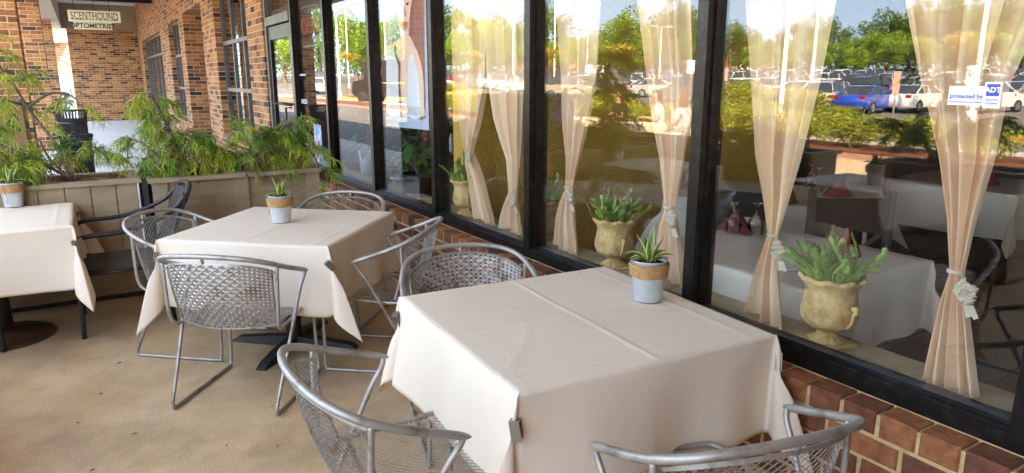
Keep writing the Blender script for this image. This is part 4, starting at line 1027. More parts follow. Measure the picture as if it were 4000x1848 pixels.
flat('blouse', [(862, 350), (884, 400), (900, 470), (916, 600), (920, 776), (845, 770), (838, 600), (842, 420)], M_pbl, 4)
flat('neck', [(782, 130), (790, 250), (775, 300), (868, 320), (845, 240), (846, 120)], M_pskin, 4)
flat('face', [(762, -80), (757, 0), (763, 60), (775, 120), (790, 170), (812, 205), (835, 190), (848, 130), (856, 60), (866, 0), (868, -90), (850, -190), (790, -190)], M_pskin, 5)
flat('cheek', [(776, 120), (790, 168), (812, 203), (835, 188), (846, 135), (834, 165), (812, 180), (795, 160)], M_pshade, 6)
flat('lips', [(798, 150), (812, 140), (820, 145), (833, 142), (834, 160), (820, 178), (806, 174)], M_plip, 7)
flat('nose', [(812, 40), (808, 95), (820, 115), (830, 100), (822, 60)], M_pshade, 6)
for cx_ in (789, 834):
    flat('eye', [(cx_-12, 26), (cx_, 16), (cx_+12, 22), (cx_, 36)], M_pdk, 7); flat('eyebrow', [(cx_-16, 0), (cx_, -12), (cx_+14, -4), (cx_, -5)], M_pdk, 7)
flat('placket', [(756, 300), (757, 340), (775, 400), (787, 430), (785, 560), (798, 765), (789, 765), (776, 600), (774, 440), (752, 370), (746, 320)], M_pdk, 8)
pa = pz(708, 738, 9); pb = pz(930, 740, 9)
text('lettering', 'MOROCCANOIL', .105, M_white, frame_m(((-.0125), (pa[1]+pb[1])/2+.0, pa[2]+.02), (0, -1, 0), (0, 0, 1)), po, .0006, sx=abs(pa[1]-pb[1])/.80)
# salon inside: shelves, plant stand, pots
rr = random.Random(5)
sh = thing('product_shelf', 'dark shelf unit lined with small bottles deep in the salon', 'shelf', (3.6, 6.3, 0))
b = MB()
for z in (.35, .75, 1.1, 1.45): b.box(-.15, .15, -1.2, 1.4, z, z+.025)
for y in (-1.2, .1, 1.37): b.box(-.15, .15, y, y+.03, 0, 1.9)
b.build('shelf_frame', M_dark, sh)
M_bt = [mat('bottle_amber', (.25, .11, .05), .25), mat('bottle_teal', (.03, .25, .25), .3), mat('bottle_white', (.6, .58, .55), .4)]
def bottle(b, x, y, z, h): b.lathe([(.022, 0), (.024, .01), (.024, h*.7), (.01, h*.8), (.01, h)], 8, (x, y, z), capt=True)
pr = None
for zz in (.775, 1.125, 1.475, .375):
    for i in range(17):
        y = 6.3-1.12+i*.147
        if pr is None:
            b = MB(); bottle(b, 0, 0, 0, .2); pr = b.build('product_bottle', M_bt[0]); o = pr
        else: o = pr.copy(); S.collection.objects.link(o)
        for s_ in o.material_slots: s_.link = 'OBJECT'; s_.material = M_bt[(i*7+int(zz*10)) % 3]
        o.location = (3.5, y, zz+.0005)
        tag(o, '%s bottle on the %s salon shelf' % (('amber', 'teal', 'white')[(i*7+int(zz*10)) % 3], {.775: 'second', 1.125: 'third', 1.475: 'top', .375: 'lowest'}[zz]), 'bottle', 'bottles on the salon shelves')
def houseplant(loc, label, potm, pr_, ph_, hh, n, seed, wide=.16, ll=.13):
    t = thing('potted_houseplant', label, 'plant pot', loc); rr = random.Random(seed)
    b = MB(); b.lathe([(pr_*.8, 0), (pr_, ph_*.9), (pr_*1.08, ph_*.92), (pr_*1.08, ph_), (pr_*.95, ph_), (pr_*.93, ph_*.9)], 28); b.lathe([(.001, ph_*.9), (pr_*.95, ph_*.9)], 20, capb=False); b.build('pot', potm, t)
    s_ = MB(); l_ = MB(); l_.smooth = True
    for k in range(n):
        a = rr.uniform(0, 6.28); h = hh*rr.uniform(.35, 1); r = wide*rr.uniform(.3, 1); P = cr([(0, 0, ph_*.9), (cos(a)*r*.3, sin(a)*r*.3, ph_+h*.5), (cos(a)*r, sin(a)*r, ph_+h)], 4); s_.tube(P, .004, 5, cap=False)
        for q in range(3):
            p = P[-1-q*2]; a2 = a+rr.uniform(-1.4, 1.4); el = rr.uniform(-.6, .4); L = ll*rr.uniform(.6, 1.1); d = V(cos(a2)*cos(el), sin(a2)*cos(el), sin(el)); sd_ = d.cross(V(0, 0, 1)).normalized(); prev = None
            for i in range(6):
                f = i/5; c_ = p+d*L*f-V(0, 0, .35*L*f*f); w_ = L*.2*sin(pi*(.06+f*.94)); ids = (l_.vert(c_-sd_*w_), l_.vert(c_+V(0, 0, -.004)), l_.vert(c_+sd_*w_))
                if prev: l_.face((prev[0], prev[1], ids[1], ids[0])); l_.face((prev[1], prev[2], ids[2], ids[1]))
                prev = ids
    s_.build('stem', M_bark, t); l_.build('leaves', M_houseleaf, t)
houseplant((2.38, 5.49, .56), 'green houseplant in a black tub standing under the poster', M_blackp, .145, .23, .34, 9, 3, .2, .19)
houseplant((2.66, 6.25, .62), 'leafy plant in a small blue pot behind the poster bottom', mat('blue_pot', (.03, .12, .3), .35), .07, .1, .55, 16, 4, .26, .24)
houseplant((2.42, 6.85, .56), 'leafy plant in a tall white pot at the salon window', mat('pale_metal_pot', (.6, .64, .68), .3, .3), .085, .30, .45, 8, 6, .16, .18)
houseplant((2.5, 5.95, .55), 'low plant in a wide galvanised bowl left of the black tub', M_gal, .17, .15, .14, 10, 7, .2, .09)
dk = thing('salon_counter', 'low dark red counter shelf under the salon plants', 'counter', (2.36, 4.8, 0))
b = MB(); b.box(.0, .7, 0, 4, .5, .545); b.box(.02, .68, 0.02, 3.95, 0, .5); b.build('top', mat('red_brown_wood', (.12, .04, .025), .4), dk)
# ---------------- dining room tables
def dtable(x, y, sx, sy, rz, label, clabel, seed):
    t = thing('dining_table', label, 'table', (x, y, 0), rz, 'dining tables inside')
    b = MB(); b.box(-sx/2+.01, sx/2-.01, -sy/2+.01, sy/2-.01, .71, .74); b.build('tabletop', M_black, t)
    b = MB(); b.lathe([(.26, 0), (.25, .03), (.05, .06), (.05, .71)], 20); b.build('pedestal', M_black, t)
    c = cloth(1.0, .34, seed).build('tablecloth', M_cloth); c.location = (x, y, .752); c.rotation_euler = (0, 0, rz); c.scale = (sx, sy, 1)
    tag(c, clabel, 'tablecloth', 'cream cloths on the dining tables')
def plate(x, y, z, r=.11):
    o = None
    b = MB(); b.lathe([(r*.6, 0), (r*.62, .006), (r, .018), (r, .022), (r*.95, .02), (r*.65, .01), (.001, .009)], 32); o = b.build('dinner_plate', M_plate); o.location = (x, y, z); return o
def napkin(x, y, z, rz, label):
    b = MB(); b.smooth = True
    b.grid(lambda u, v: V((u-.5)*.24*(1-v*.97), .045*sin(pi*u)*(1-v)+.01, .125*v), 16, 10); b.grid(lambda u, v: V((u-.5)*.24*(1-v*.97), -.05*sin(pi*u)**.7*(1-v)-.01, .125*v), 16, 10)
    o = b.build('folded_napkin', M_burg); o.location = (x, y, z); o.rotation_euler = (0, 0, rz); tag(o, label, 'napkin', 'burgundy napkins on the dining tables')
def goblet(x, y, z, label):
    b = MB(); b.lathe([(.038, 0), (.042, .05), (.038, .085), (.018, .112), (.006, .12), (.005, .16), (.012, .172), (.032, .178), (.033, .18), (.001, .181)], 24, capb=False); o = b.build('wine_glass', M_cglass); o.location = (x, y, z); tag(o, label, 'glass', 'upturned wine glasses on the dining tables')
def cutlery(x, y, z, rz, label, grp='cutlery on the dining tables'):
    t = thing('cutlery_set', label, 'cutlery', (x, y, z), rz, grp)
    b = MB(); b.box(-.008, .008, -.1, .1, 0, .003); b.build('knife', M_clip, t)
    b = MB(); b.box(.022, .030, -.1, .04, 0, .003); b.lathe([(.001, 0), (.018, .001), (.02, .006)], 12, (.026, .06, 0), capb=False); b.build('spoon', M_clip, t)
dtable(2.86, 2.16, .92, .98, .0, 'dining table just inside the nearest panes', 'cream cloth on the dining table behind the large cactus urn', 31)
dtable(4.35, 3.35, .95, 1.35, .5, 'dining table in the middle of the room with two burgundy napkins', 'cream cloth on the second row dining table in front of the mustard wall', 33)
dtable(5.0, .9, 1.0, 1.0, .2, 'dining table at the dark right end of the room', 'cream cloth on the dark dining table behind the last curtain', 35)
dtable(6.2, 2.9, 1.0, 1.0, .1, 'dining table at the back of the room', 'cream cloth on the farthest dining table', 36)
for x, y, lb in ((3.2, 2.66, 'white plate at the far end of the window dining table'), (2.6, 1.92, 'white plate behind the curtain left of the large urn'), (3.9, 3.6, 'white plate beside the knife on the middle dining table'), (4.25, 2.85, 'white plate in front of the black dining chair')):
    tag(plate(x, y, .7585), lb, 'plate', 'white plates on the dining tables')
for x, y, rz, lb in ((4.03, 3.0, .4, 'fan folded burgundy napkin beside the curtain on the middle dining table'), (4.55, 2.98, -.4, 'wide burgundy napkin above the black dining chair'), (4.0, 3.85, .9, 'burgundy napkin next to the nearest mullion'), (3.1, 1.95, .9, 'burgundy napkin behind the cactus'), (6.1, 2.7, 0, 'burgundy napkin on the farthest dining table'), (3.0, 2.55, 1.6, 'burgundy napkin beside the thick mullion')):
    napkin(x, y, .758, rz, lb)
for x, y, lb in ((2.92, 2.5, 'upturned wine glass at the edge of the nearest mullion'), (3.0, 2.42, 'upturned wine glass behind the nearest mullion'), (4.5, 3.55, 'upturned wine glass, left of three on the middle dining table'), (4.75, 3.35, 'upturned wine glass, middle of three on the middle dining table'), (4.62, 3.2, 'upturned wine glass, right of three on the middle dining table'), (4.1, 4.0, 'upturned wine glass by the mustard wall')):
    goblet(x, y, .758, lb)
cutlery(3.6, 3.55, .758, .5, 'knife and spoon left of the plate by the curtain'); cutlery(4.1, 2.8, .758, 1.2, 'knife and spoon beside the burgundy fan napkin'); cutlery(2.6, 1.72, .758, 1.0, 'knife and spoon behind the bouquet of ribbon')
def dchair(x, y, rz, label, m=M_blackp, m2=None):
    t = thing('dining_chair', label, 'chair', (x, y, 0), rz, 'dining room chairs')
    b = MB(); b.box(-.22, .22, 0, .43, .43, .47, bev=.008); b.build('seat', m2 or m, t)
    b = MB(); b.grid(lambda u, v: V((u-.5)*.44, -.02-.05*v-.03*(1-(2*u-1)**2), .58+.33*v), 12, 6); b.grid(lambda u, v: V((u-.5)*.44, -.045-.05*v-.03*(1-(2*u-1)**2), .58+.33*v), 12, 6); b.build('backrest', m2 or m, t)
    for s in (-1, 1):
        b = MB(); b.box(s*.225-.018, s*.225+.018, -.1+0, -.06, 0, .95); b.build('leg', m, t); b = MB(); b.box(s*.2-.018, s*.2+.018, .38, .42, 0, .43); b.build('leg', m, t)
M_redw = mat('red_brown_chair_wood', (.09, .02, .015), .4); M_olive = mat('olive_upholstery', (.13, .11, .06), .9)
dchair(3.78, 2.42, atan2(-.55, .8), 'black ladder chair with its back to the large cactus')
dchair(3.45, 2.9, atan2(-.9, .4), 'black dining chair left of the middle dining table')
dchair(4.55, 1.35, atan2(-.6, -.6), 'dark red wooden chair with olive upholstery behind the last curtain', M_redw, M_olive)
dchair(5.3, 3.3, 1.2, 'dark chair on the far side of the middle dining table', M_redw, M_olive)
# ================================================================ THE CAR PARK (seen mirrored in the glass)
def extr(b, prof, y0, y1, inset=0, zlo=None):
    n = len(prof); A = [b.vert((x, y0, z)) for x, z in prof]; B = [b.vert((x, y1, z)) for x, z in prof]
    b.face(A[::-1] if y1 > y0 else A); b.face(B)
    for i in range(n): b.face((A[i], A[(i+1) % n], B[(i+1) % n], B[i]))
CARP = {
 'sedan': dict(L=4.6, body=[(-2.3, .35), (-2.3, .75), (-2.15, .95), (-1.5, 1.0), (.9, .98), (1.9, .82), (2.25, .65), (2.3, .4), (2.1, .25), (-2.15, .25)], roof=[(-1.75, .98), (-1.0, 1.40), (-.3, 1.45), (.35, 1.38), (1.15, .96)]),
 'suv': dict(L=4.6, body=[(-2.25, .38), (-2.3, .8), (-2.2, 1.08), (1.0, 1.06), (2.0, .95), (2.25, .75), (2.28, .45), (2.1, .28), (-2.15, .28)], roof=[(-2.2, 1.05), (-1.95, 1.55), (-1.2, 1.68), (.1, 1.66), (.5, 1.58), (1.2, 1.04)]),
 'van': dict(L=5.0, body=[(-2.5, .38), (-2.5, .8), (-2.48, 1.15), (1.4, 1.12), (2.2, .98), (2.48, .75), (2.5, .4), (2.3, .28), (-2.4, .28)], roof=[(-2.46, 1.12), (-2.35, 1.75), (-1.8, 1.86), (.6, 1.84), (1.0, 1.72), (1.8, 1.1)]),
}
PAINT = {}
for nm, c in {'silver': (.5, .51, .52), 'white': (.8, .8, .79), 'dark blue': (.03, .05, .1), 'bright blue': (.01, .07, .5), 'black': (.015, .015, .018), 'red': (.4, .015, .02), 'gray': (.16, .17, .18), 'beige': (.45, .4, .32), 'pale gray': (.33, .35, .37)}.items():
    PAINT[nm] = mat(nm.replace(' ', '_')+'_car_paint', c, .28, .3 if c[0] < .6 else 0, coat=.8)
def carproto(k):
    d = CARP[k]; t = thing('parked_car', 'x', 'car')
    b = MB(); W_ = .9; body = d['body']; 
    n = len(body); rows = []
    for y, s, dz in ((-W_, .955, .05), (-W_*.97, .99, .0), (0, 1.0, 0), (W_*.97, .99, .0), (W_, .955, .05)):
        rows.append([b.vert((x*s, y if abs(y) > .1 else 0, z+(dz if z < .5 else -dz*.6))) for x, z in body])
    b.smooth = True
    for r in range(4):
        for i in range(n): b.face((rows[r][i], rows[r][(i+1) % n], rows[r+1][(i+1) % n], rows[r+1][i]))
    b.smooth = False; b.face(rows[0][::-1]); b.face(rows[4])
    R = d['roof']; m = len(R)
    def yw(z): return .86-.22*(z-.98)/.6
    top = [(x, z+.012) for x, z in R[1:-1]]
    for i in range(len(top)-1):
        (x0, z0), (x1, z1_) = top[i], top[i+1]; b.quad((x0, -yw(z0), z0), (x1, -yw(z1_), z1_), (x1, yw(z1_), z1_), (x0, yw(z0), z0))
    for s in (-1, 1):
        for xp in (R[0][0]*.5+R[1][0]*.5, -.35, R[-1][0]*.5+R[-2][0]*.5):
            pass
        for xa, xb in ((R[1], R[0]), (R[-2], R[-1])): b.tube([(xa[0], s*yw(xa[1]), xa[1]), (xb[0], s*yw(xb[1])*1.0, xb[1])], .035, 5)
        b.tube([(-.35, s*yw(1.5)*1.0, top[len(top)//2][1]-.02), (-.4, s*.87, 1.0)], .035, 4)
        b.obox(Matrix.Translation((1.0, s*.95, 1.06)), .12, .16, .12)
    b.build('body', PAINT['silver'], t)
    b = MB(); G = [(x, z) for x, z in R]
    nn = len(G); A = [b.vert((x, -yw(z)+.01, z)) for x, z in G]; B = [b.vert((x, yw(z)-.01, z)) for x, z in G]
    b.face(A[::-1]); b.face(B)
    for i in range(nn-1): b.face((A[i], A[i+1], B[i+1], B[i]))
    b.build('window', M_glassd, t)
    for x in (-1.38, 1.38):
        for s in (-1, 1):
            b = MB(); b.smooth = True; r = .33
            b.lathe([(r, -.1), (r, .1), (r*.68, .105)], 20, capb=True); b.xf(Matrix.Translation((x, s*.83, r)) @ Matrix.Rotation(-s*pi/2, 4, 'X')); wh = b.build('wheel', M_tire, t)
            b = MB(); b.lathe([(r*.68, .098), (r*.5, .085), (.05, .1), (.001, .105)], 10, capb=False); b.xf(Matrix.Translation((x, s*.83, r)) @ Matrix.Rotation(-s*pi/2, 4, 'X')); b.build('rim', M_rim, wh)
    for s in (-1, 1):
        b = MB(); b.box(d['L']/2-.22, d['L']/2-.03, s*.72-.13, s*.72+.13, .66, .76); b.build('headlight', M_lampW, t)
        b = MB(); b.box(-d['L']/2-.0, -d['L']/2+.12, s*.72-.14, s*.72+.14, .8, .95); b.build('taillight', M_lampR, t)
    index_kids(t); return t
PRO = {k: carproto(k) for k in CARP}; USED = {k: False for k in CARP}; CNT = {}
def car(kind, x, y, heading, color, label):
    if not USED[kind]: USED[kind] = True; o = PRO[kind]; 
    else: o = dup(PRO[kind], (0, 0, 0), 0)
    o.location = (x, y, terrain(x, y)); o.rotation_euler = (0, 0, heading); o['label'] = label; o['group'] = 'cars parked in the car park'
    bd = [c for c in bpy.data.objects if c.parent == o and c.name.startswith('body')][0]
    bd.material_slots[0].link = 'OBJECT'; bd.material_slots[0].material = PAINT[color]; return o
def mcar(kind, px, dist, head, color, label):
    x, y = MIR(px, dist); return car(kind, x, y, head, color, label)
# headings: 0 = facing +x (towards the shop)
mcar('sedan', 2555, 60, radians(200), 'silver', 'silver hatchback parked beside the island, mirrored left of the thick mullion')
mcar('suv', 2690, 52, radians(95), 'gray', 'gray crossover with big alloy wheels half behind the silver hatchback')
mcar('suv', 2415, 66, radians(215), 'dark blue', 'dark blue sport utility car with its front to the crepe myrtle island')
mcar('suv', 2230, 58, radians(235), 'beige', 'beige and dark estate car behind the mirrored curtain')
mcar('suv', 3255, 44, radians(165), 'silver', 'silver crossover with red tail lamps beside the blue hatchback')
mcar('sedan', 3400, 43, radians(172), 'bright blue', 'bright blue hatchback in the nearest mirrored row')
mcar('sedan', 3590, 45, radians(178), 'white', 'white saloon right of the bright blue hatchback')
mcar('suv', 3700, 50, radians(185), 'pale gray', 'pale gray crossover behind the security sticker')
mcar('van', 3340, 120, radians(100), 'white', 'white passenger van far across the car park')
mcar('suv', 1940, 82, radians(200), 'white', 'white crossover mirrored above the courier drop box')
mcar('suv', 1255, 78, radians(120), 'white', 'white sport utility car mirrored in the salon door pane')
mcar('van', 1255, 96, radians(110), 'dark blue', 'blue van behind the white car in the salon door pane')
mcar('suv', 1760, 90, radians(180), 'red', 'red estate car behind the fire hydrant')
for i, (kd, px, ds, hd, cl, lb) in enumerate((('suv', 2100, 74, 190, 'dark blue', 'dark blue crossover behind the mirrored mail box'), ('sedan', 2160, 66, 250, 'red', 'dark red saloon left of the crepe myrtle'), ('suv', 2300, 70, 150, 'white', 'white estate car behind the clipped shrubs'),
    ('sedan', 2345, 63, 200, 'dark blue', 'dark saloon just behind the clipped shrubs'), ('suv', 2470, 74, 200, 'silver', 'silver crossover right of the crepe myrtle'), ('suv', 2520, 84, 160, 'white', 'white crossover behind the silver hatchback'), ('sedan', 2610, 72, 200, 'white', 'white saloon with red tail lamps above the silver hatchback'),
    ('suv', 2680, 66, 165, 'pale gray', 'pale gray crossover above the gray crossover'), ('sedan', 2040, 70, 215, 'silver', 'silver saloon at the left of the middle pane'), ('suv', 1985, 76, 200, 'white', 'white crossover right of the courier box'), ('suv', 1880, 86, 190, 'gray', 'gray crossover above the courier box'),
    ('sedan', 2870, 58, 185, 'black', 'black saloon right of the thick mullion'), ('sedan', 2960, 60, 180, 'white', 'white saloon behind the left curtain of the nearest pane'), ('suv', 3060, 56, 175, 'silver', 'silver crossover behind the thick lamp post'), ('sedan', 3150, 52, 175, 'white', 'white saloon left of the silver crossover'),
    ('sedan', 3240, 58, 172, 'red', 'red saloon above the silver crossover'), ('suv', 3420, 60, 180, 'black', 'black crossover above the blue hatchback'), ('suv', 3860, 46, 188, 'white', 'white crossover right of the security sticker'), ('sedan', 1700, 88, 190, 'white', 'white saloon left of the fire hydrant'))):
    mcar(kd, px, ds, radians(hd), cl, lb)
rr = random.Random(77); cols = ['silver', 'white', 'gray', 'black', 'dark blue', 'white', 'silver', 'red', 'pale gray', 'beige', 'white', 'silver']
row = 0; taken = [(o.location.x, o.location.y) for o in bpy.data.objects if o.name.startswith('parked_car')]
for dist_row, q in enumerate((-41, -46.5, -57, -62.5, -73, -78.5, -90, -96)):
    y = 4+dist_row*3
    while y < 150-dist_row*2+abs(q)*.2:
        y += 2.95
        if rr.random() < .09 or (int(y) % 41 < 4): continue
        if q > -60 and y > 105: continue
        if any(abs(tx-q) < 5.6 and abs(ty-y) < 3.2 for tx, ty in taken): continue
        if q > -50 and 30 < y < 50: continue
        k = rr.choice(['sedan', 'suv', 'suv', 'sedan', 'van']) if rr.random() > .1 else 'van'; c = rr.choice(cols); h = 0 if rr.random() < .5 else pi
        car(k, q+rr.uniform(-.3, .3), y, h+rr.uniform(-.04, .04), c, '%s %s %s in the %s mirrored parking row' % (c, {'sedan': 'saloon car', 'suv': 'sport utility car', 'van': 'minivan'}[k], ('nose towards the shop' if h == 0 else 'tail towards the shop'), ('first', 'second', 'third', 'fourth', 'fifth', 'sixth', 'seventh', 'eighth')[dist_row]))
# islands with kerb
def island(cx, cy, L, Wd, rz, label):
    t = thing('planting_island', label, 'kerb', (cx, cy, terrain(cx, cy)), rz)
    def ring(r0, z0, z1, inn):
        pts = []
        for i in range(40):
            a = 2*pi*i/40; pts.append(((L/2-Wd/2)*(1 if cos(a) > 0 else -1)+(Wd/2-inn)*cos(a), (Wd/2-inn)*sin(a)))
        return pts
    O = ring(0, 0, 0, 0); I = ring(0, 0, 0, .18); b = MB(); n = 40
    o0 = [b.vert((x, y, -.4)) for x, y in O]; o1 = [b.vert((x, y, .16)) for x, y in O]; i1 = [b.vert((x, y, .16)) for x, y in I]; i0 = [b.vert((x, y, .02)) for x, y in I]
    for k in range(n):
        k2 = (k+1) % n; b.face((o0[k], o0[k2], o1[k2], o1[k])); b.face((o1[k], o1[k2], i1[k2], i1[k])); b.face((i1[k], i1[k2], i0[k2], i0[k]))
    b.build('kerb', M_yel, t)
    b = MB(); b.poly([(x, y, .12) for x, y in I]); b.build('mulch_bed', M_mulch, t)
    b = MB(); b.grid(lambda u, v: V(-L/2+1+(L/2-1)*u, (v-.5)*Wd*.5, .2+.05*sin(u*40)*sin(v*30)), 30, 8); b.build('grass_strip', mat('sunny_grass', (.22, .34, .05), .9, col2=(.3, .4, .08), ns=10), t)
    return t
ISL = []
for px, d_, L, W_, rz in ((2370, 52, 13, 3, radians(120)), (3330, 34, 20, 2.2, radians(97)), (1790, 72, 12, 4, radians(110)), (1440, 62, 14, 4, radians(100)), (2150, 62, 10, 3, radians(100))):
    x, y = MIR(px, d_); ISL.append((x, y)); island(x, y, L, W_, rz, 'yellow kerbed planting island mirrored %s' % {2370: 'around the crepe myrtle', 3330: 'in front of the blue hatchback', 1790: 'around the fire hydrant', 1440: 'behind the courier truck', 2150: 'behind the blue mailbox'}[px])
# leafy things built from leaf-sized faces
def leafball(b, c, rx, ry, rz, n, s, rr, hollow=.55):
    for _ in range(n):
        while 1:
            p = V(rr.uniform(-1, 1), rr.uniform(-1, 1), rr.uniform(-1, 1)); l = p.length
            if hollow*rr.random() < l <= 1: break
        q = V(c[0]+p.x*rx, c[1]+p.y*ry, c[2]+p.z*rz); a = V(rr.uniform(-1, 1), rr.uniform(-1, 1), rr.uniform(-1, 1)).normalized(); d = a.cross(V(rr.uniform(-1, 1), rr.uniform(-1, 1), rr.uniform(-1, 1))).normalized(); k = s*rr.uniform(.6, 1.3)
        b.quad(q-a*k, q-d*k*.6, q+a*k, q+d*k*.6)
def hedge(x0, x1, y0, y1, h, label, seed, m=None):
    t = thing('hedge_bush', label, 'hedge', ((x0+x1)/2, (y0+y1)/2, .02), 0, 'yellow green hedge bushes along the plaza'); rr = random.Random(seed); b = MB()
    cx, cy = (x0+x1)/2, (y0+y1)/2
    for k in range(9):
        leafball(b, (rr.uniform(x0, x1)-cx, rr.uniform(y0, y1)-cy, h*rr.uniform(.45, .62)), .5, .45, h*.45, 330, .04, rr)
    b.build('foliage', m or M_hedge, t); b = MB()
    for k in range(5): b.tube([(rr.uniform(-.3, .3), rr.uniform(-.5, .5), -.02), (rr.uniform(-.4, .4), rr.uniform(-.7, .7), h*.5)], .015, 5)
    b.build('branch', M_bark, t); return t
M_spir = mat('purple_flower', (.3, .2, .45), .7, trans=.3)
proto_h = [hedge(-.5, .5, -.75, .75, .85, 'x', 50), hedge(-.5, .5, -.8, .8, .95, 'x', 51)]
for i in range(22):
    yy = 2.5+i*1.45; lb = 'yellow green hedge bush along the plaza edge, mirrored in the glass'
    if i < 2: o = proto_h[i]; o.location = (-10.9, yy, .02); o['label'] = lb; index_kids(o)
    else: o = dup(proto_h[i % 2], (-10.9+.15*sin(i*3), yy, .02), i*1.3, lb); s_ = (.72 if yy < 11 else .85)+.22*((i*37) % 10)/10; o.scale = (s_, s_, s_)
for i, (px, d_, s_) in enumerate(((2335, 50, .9), (2362, 50, 1.05), (2395, 51, .9), (2440, 49, .5), (2310, 52, 1.0), (1750, 69, 1.1), (1800, 70, 1.0), (1450, 60, 1.1), (1420, 61, 1.1), (2105, 60, 1.0), (3300, 33, .9), (3100, 36, 1.6), (3160, 35, 1.6), (2890, 38, 1.8))):
    x, y = MIR(px, d_); o = dup(proto_h[i % 2], (x, y, terrain(x, y)+.1), i, 'clipped shrub on a yellow kerbed island, mirrored in the glass'); o.scale = (s_, s_*.8, s_)
    o['category'] = 'shrub'; o['group'] = 'shrubs on the car park islands'
def tree(kind, seed, h, cr_, leafm, nleaf, ls, trunk_h, multi=1, lobes=16):
    t = thing(kind, 'x', 'tree'); rr = random.Random(seed); b = MB(); lf = MB(); ends = []
    for m_ in range(multi):
        a = m_*2.4+seed; sp = .12*h if multi > 1 else 0
        base = V(cos(a)*.08*multi, sin(a)*.08*multi, -.2); top = V(cos(a)*sp, sin(a)*sp, h*(.75 if multi == 1 else .6))
        P = cr([base, base.lerp(top, .4)+V(rr.uniform(-.1, .1), rr.uniform(-.1, .1), 0), top], 4); r0 = .028*h/sqrt(multi)*(.55 if multi > 1 else 1); b.tube(P, [r0*(1-.7*i/len(P)) for i in range(len(P))], 7)
        for k in range(int(9/multi)+2):
            f = .45+.5*rr.random(); p = P[int(f*(len(P)-1))]; aa = rr.uniform(0, 6.28); L = cr_*rr.uniform(.4, .85); e = p+V(cos(aa)*L, sin(aa)*L, L*rr.uniform(.2, .9)); b.tube([p, p.lerp(e, .5)+V(0, 0, .1*L), e], [r0*.35, r0*.2, r0*.08], 5, cap=False); ends.append(e)
    b.build('trunk', M_bark, t); cz = trunk_h+(h-trunk_h)/2; hz = (h-trunk_h)/2
    for k in range(lobes):
        while 1:
            p = V(rr.uniform(-1, 1), rr.uniform(-1, 1), rr.uniform(-1, 1))
            if p.length < 1: break
        p = p.normalized()*(.35+.4*rr.random()); s_ = rr.uniform(.26, .46)*(1-.25*max(0, p.z))
        leafball(lf, (p.x*cr_, p.y*cr_, cz+p.z*hz), cr_*s_, cr_*s_, hz*s_*.8, nleaf//lobes, ls, rr, .8)
    lf.build('crown', leafm, t); index_kids(t); return t
TP = [tree('broadleaf_tree', 1, 11, 4.6, M_leafa, 5200, .17, 1.5), tree('broadleaf_tree', 2, 13, 5.2, M_leafb, 5600, .19, 1.2, lobes=20), tree('broadleaf_tree', 3, 9, 3.6, M_leafa, 4200, .15, 1.8, lobes=12), tree('crepe_myrtle', 4, 4.4, 1.45, M_leafo, 1300, .07, 3.0, 5, 9)]
first = [True]*4
def ptree(k, px, d_, sc, lb):
    x, y = MIR(px, d_); z = terrain(x, y)-.1
    if first[k]: first[k] = False; o = TP[k]; o.location = (x, y, z); o['label'] = lb
    else: o = dup(TP[k], (x, y, z), px*.37, lb)
    o.scale = (sc, sc, sc); o['group'] = 'trees round the car park' if k < 3 else 'crepe myrtles on the islands'
rt = random.Random(8)
SKY = [(1100, 1.25), (1250, 1.3), (1400, 1.35), (1560, 1.3), (1720, 1.25), (1800, 1.2), (1900, 1.15), (1960, 1.1), (2010, .85), (2060, 1.2), (2150, 1.25), (2250, 1.05), (2310, .75), (2380, .95), (2440, 1.05), (2500, .8), (2570, 1.05), (2640, 1.15), (2710, .95), (2830, .9), (2900, .8), (2960, .7), (3020, .75), (3080, .7), (3150, .95), (3230, .9), (3290, .5), (3360, .85), (3420, 1.0), (3480, 1.05), (3540, 1.1), (3620, 1.15), (3700, 1.2), (3800, 1.2), (3900, 1.25), (3990, 1.25), (4080, 1.2)]
for i, (px, s_) in enumerate(SKY):
    far = 128+rt.uniform(-8, 8)
    ptree((i*7 % 3) if i % 4 else 1, px+rt.uniform(-15, 15), far, s_*.88*far/125, 'tall %s broadleaf tree in the tree line beyond the car park' % ('dark green', 'bright green')[i % 2])
    if i % 2 == 0: ptree(2, px+45, far-16, .62*(.8+.4*s_), 'smaller bright green tree in front of the tree line')
for px, d_, s_, k in ((2435, 92, .95, 0), (1880, 100, 1.0, 0), (1420, 95, .95, 0), (2650, 110, 1.0, 1)): ptree(k, px, d_, s_, 'bright green tree standing in the car park, mirrored in the glass')
for px, d_ in ((2420, 51), (2160, 61), (1850, 71), (3760, 40), (1360, 70)): ptree(3, px, d_, 1.0, 'small multi stemmed crepe myrtle on a kerbed island')
wt = MB(); rw = random.Random(4)
for i in range(150):
    x, y = MIR(950+i*22, 150+rw.uniform(-6, 6)); leafball(wt, (x, y, terrain(x, y)+3+rw.uniform(-.5, 1.5)), 3.4, 3.4, 3.4, 130, .32, rw)
o = wt.build('distant_wood', M_leafb); o['kind'] = 'stuff'; o['label'] = 'dense low wood closing the view beyond the car park'
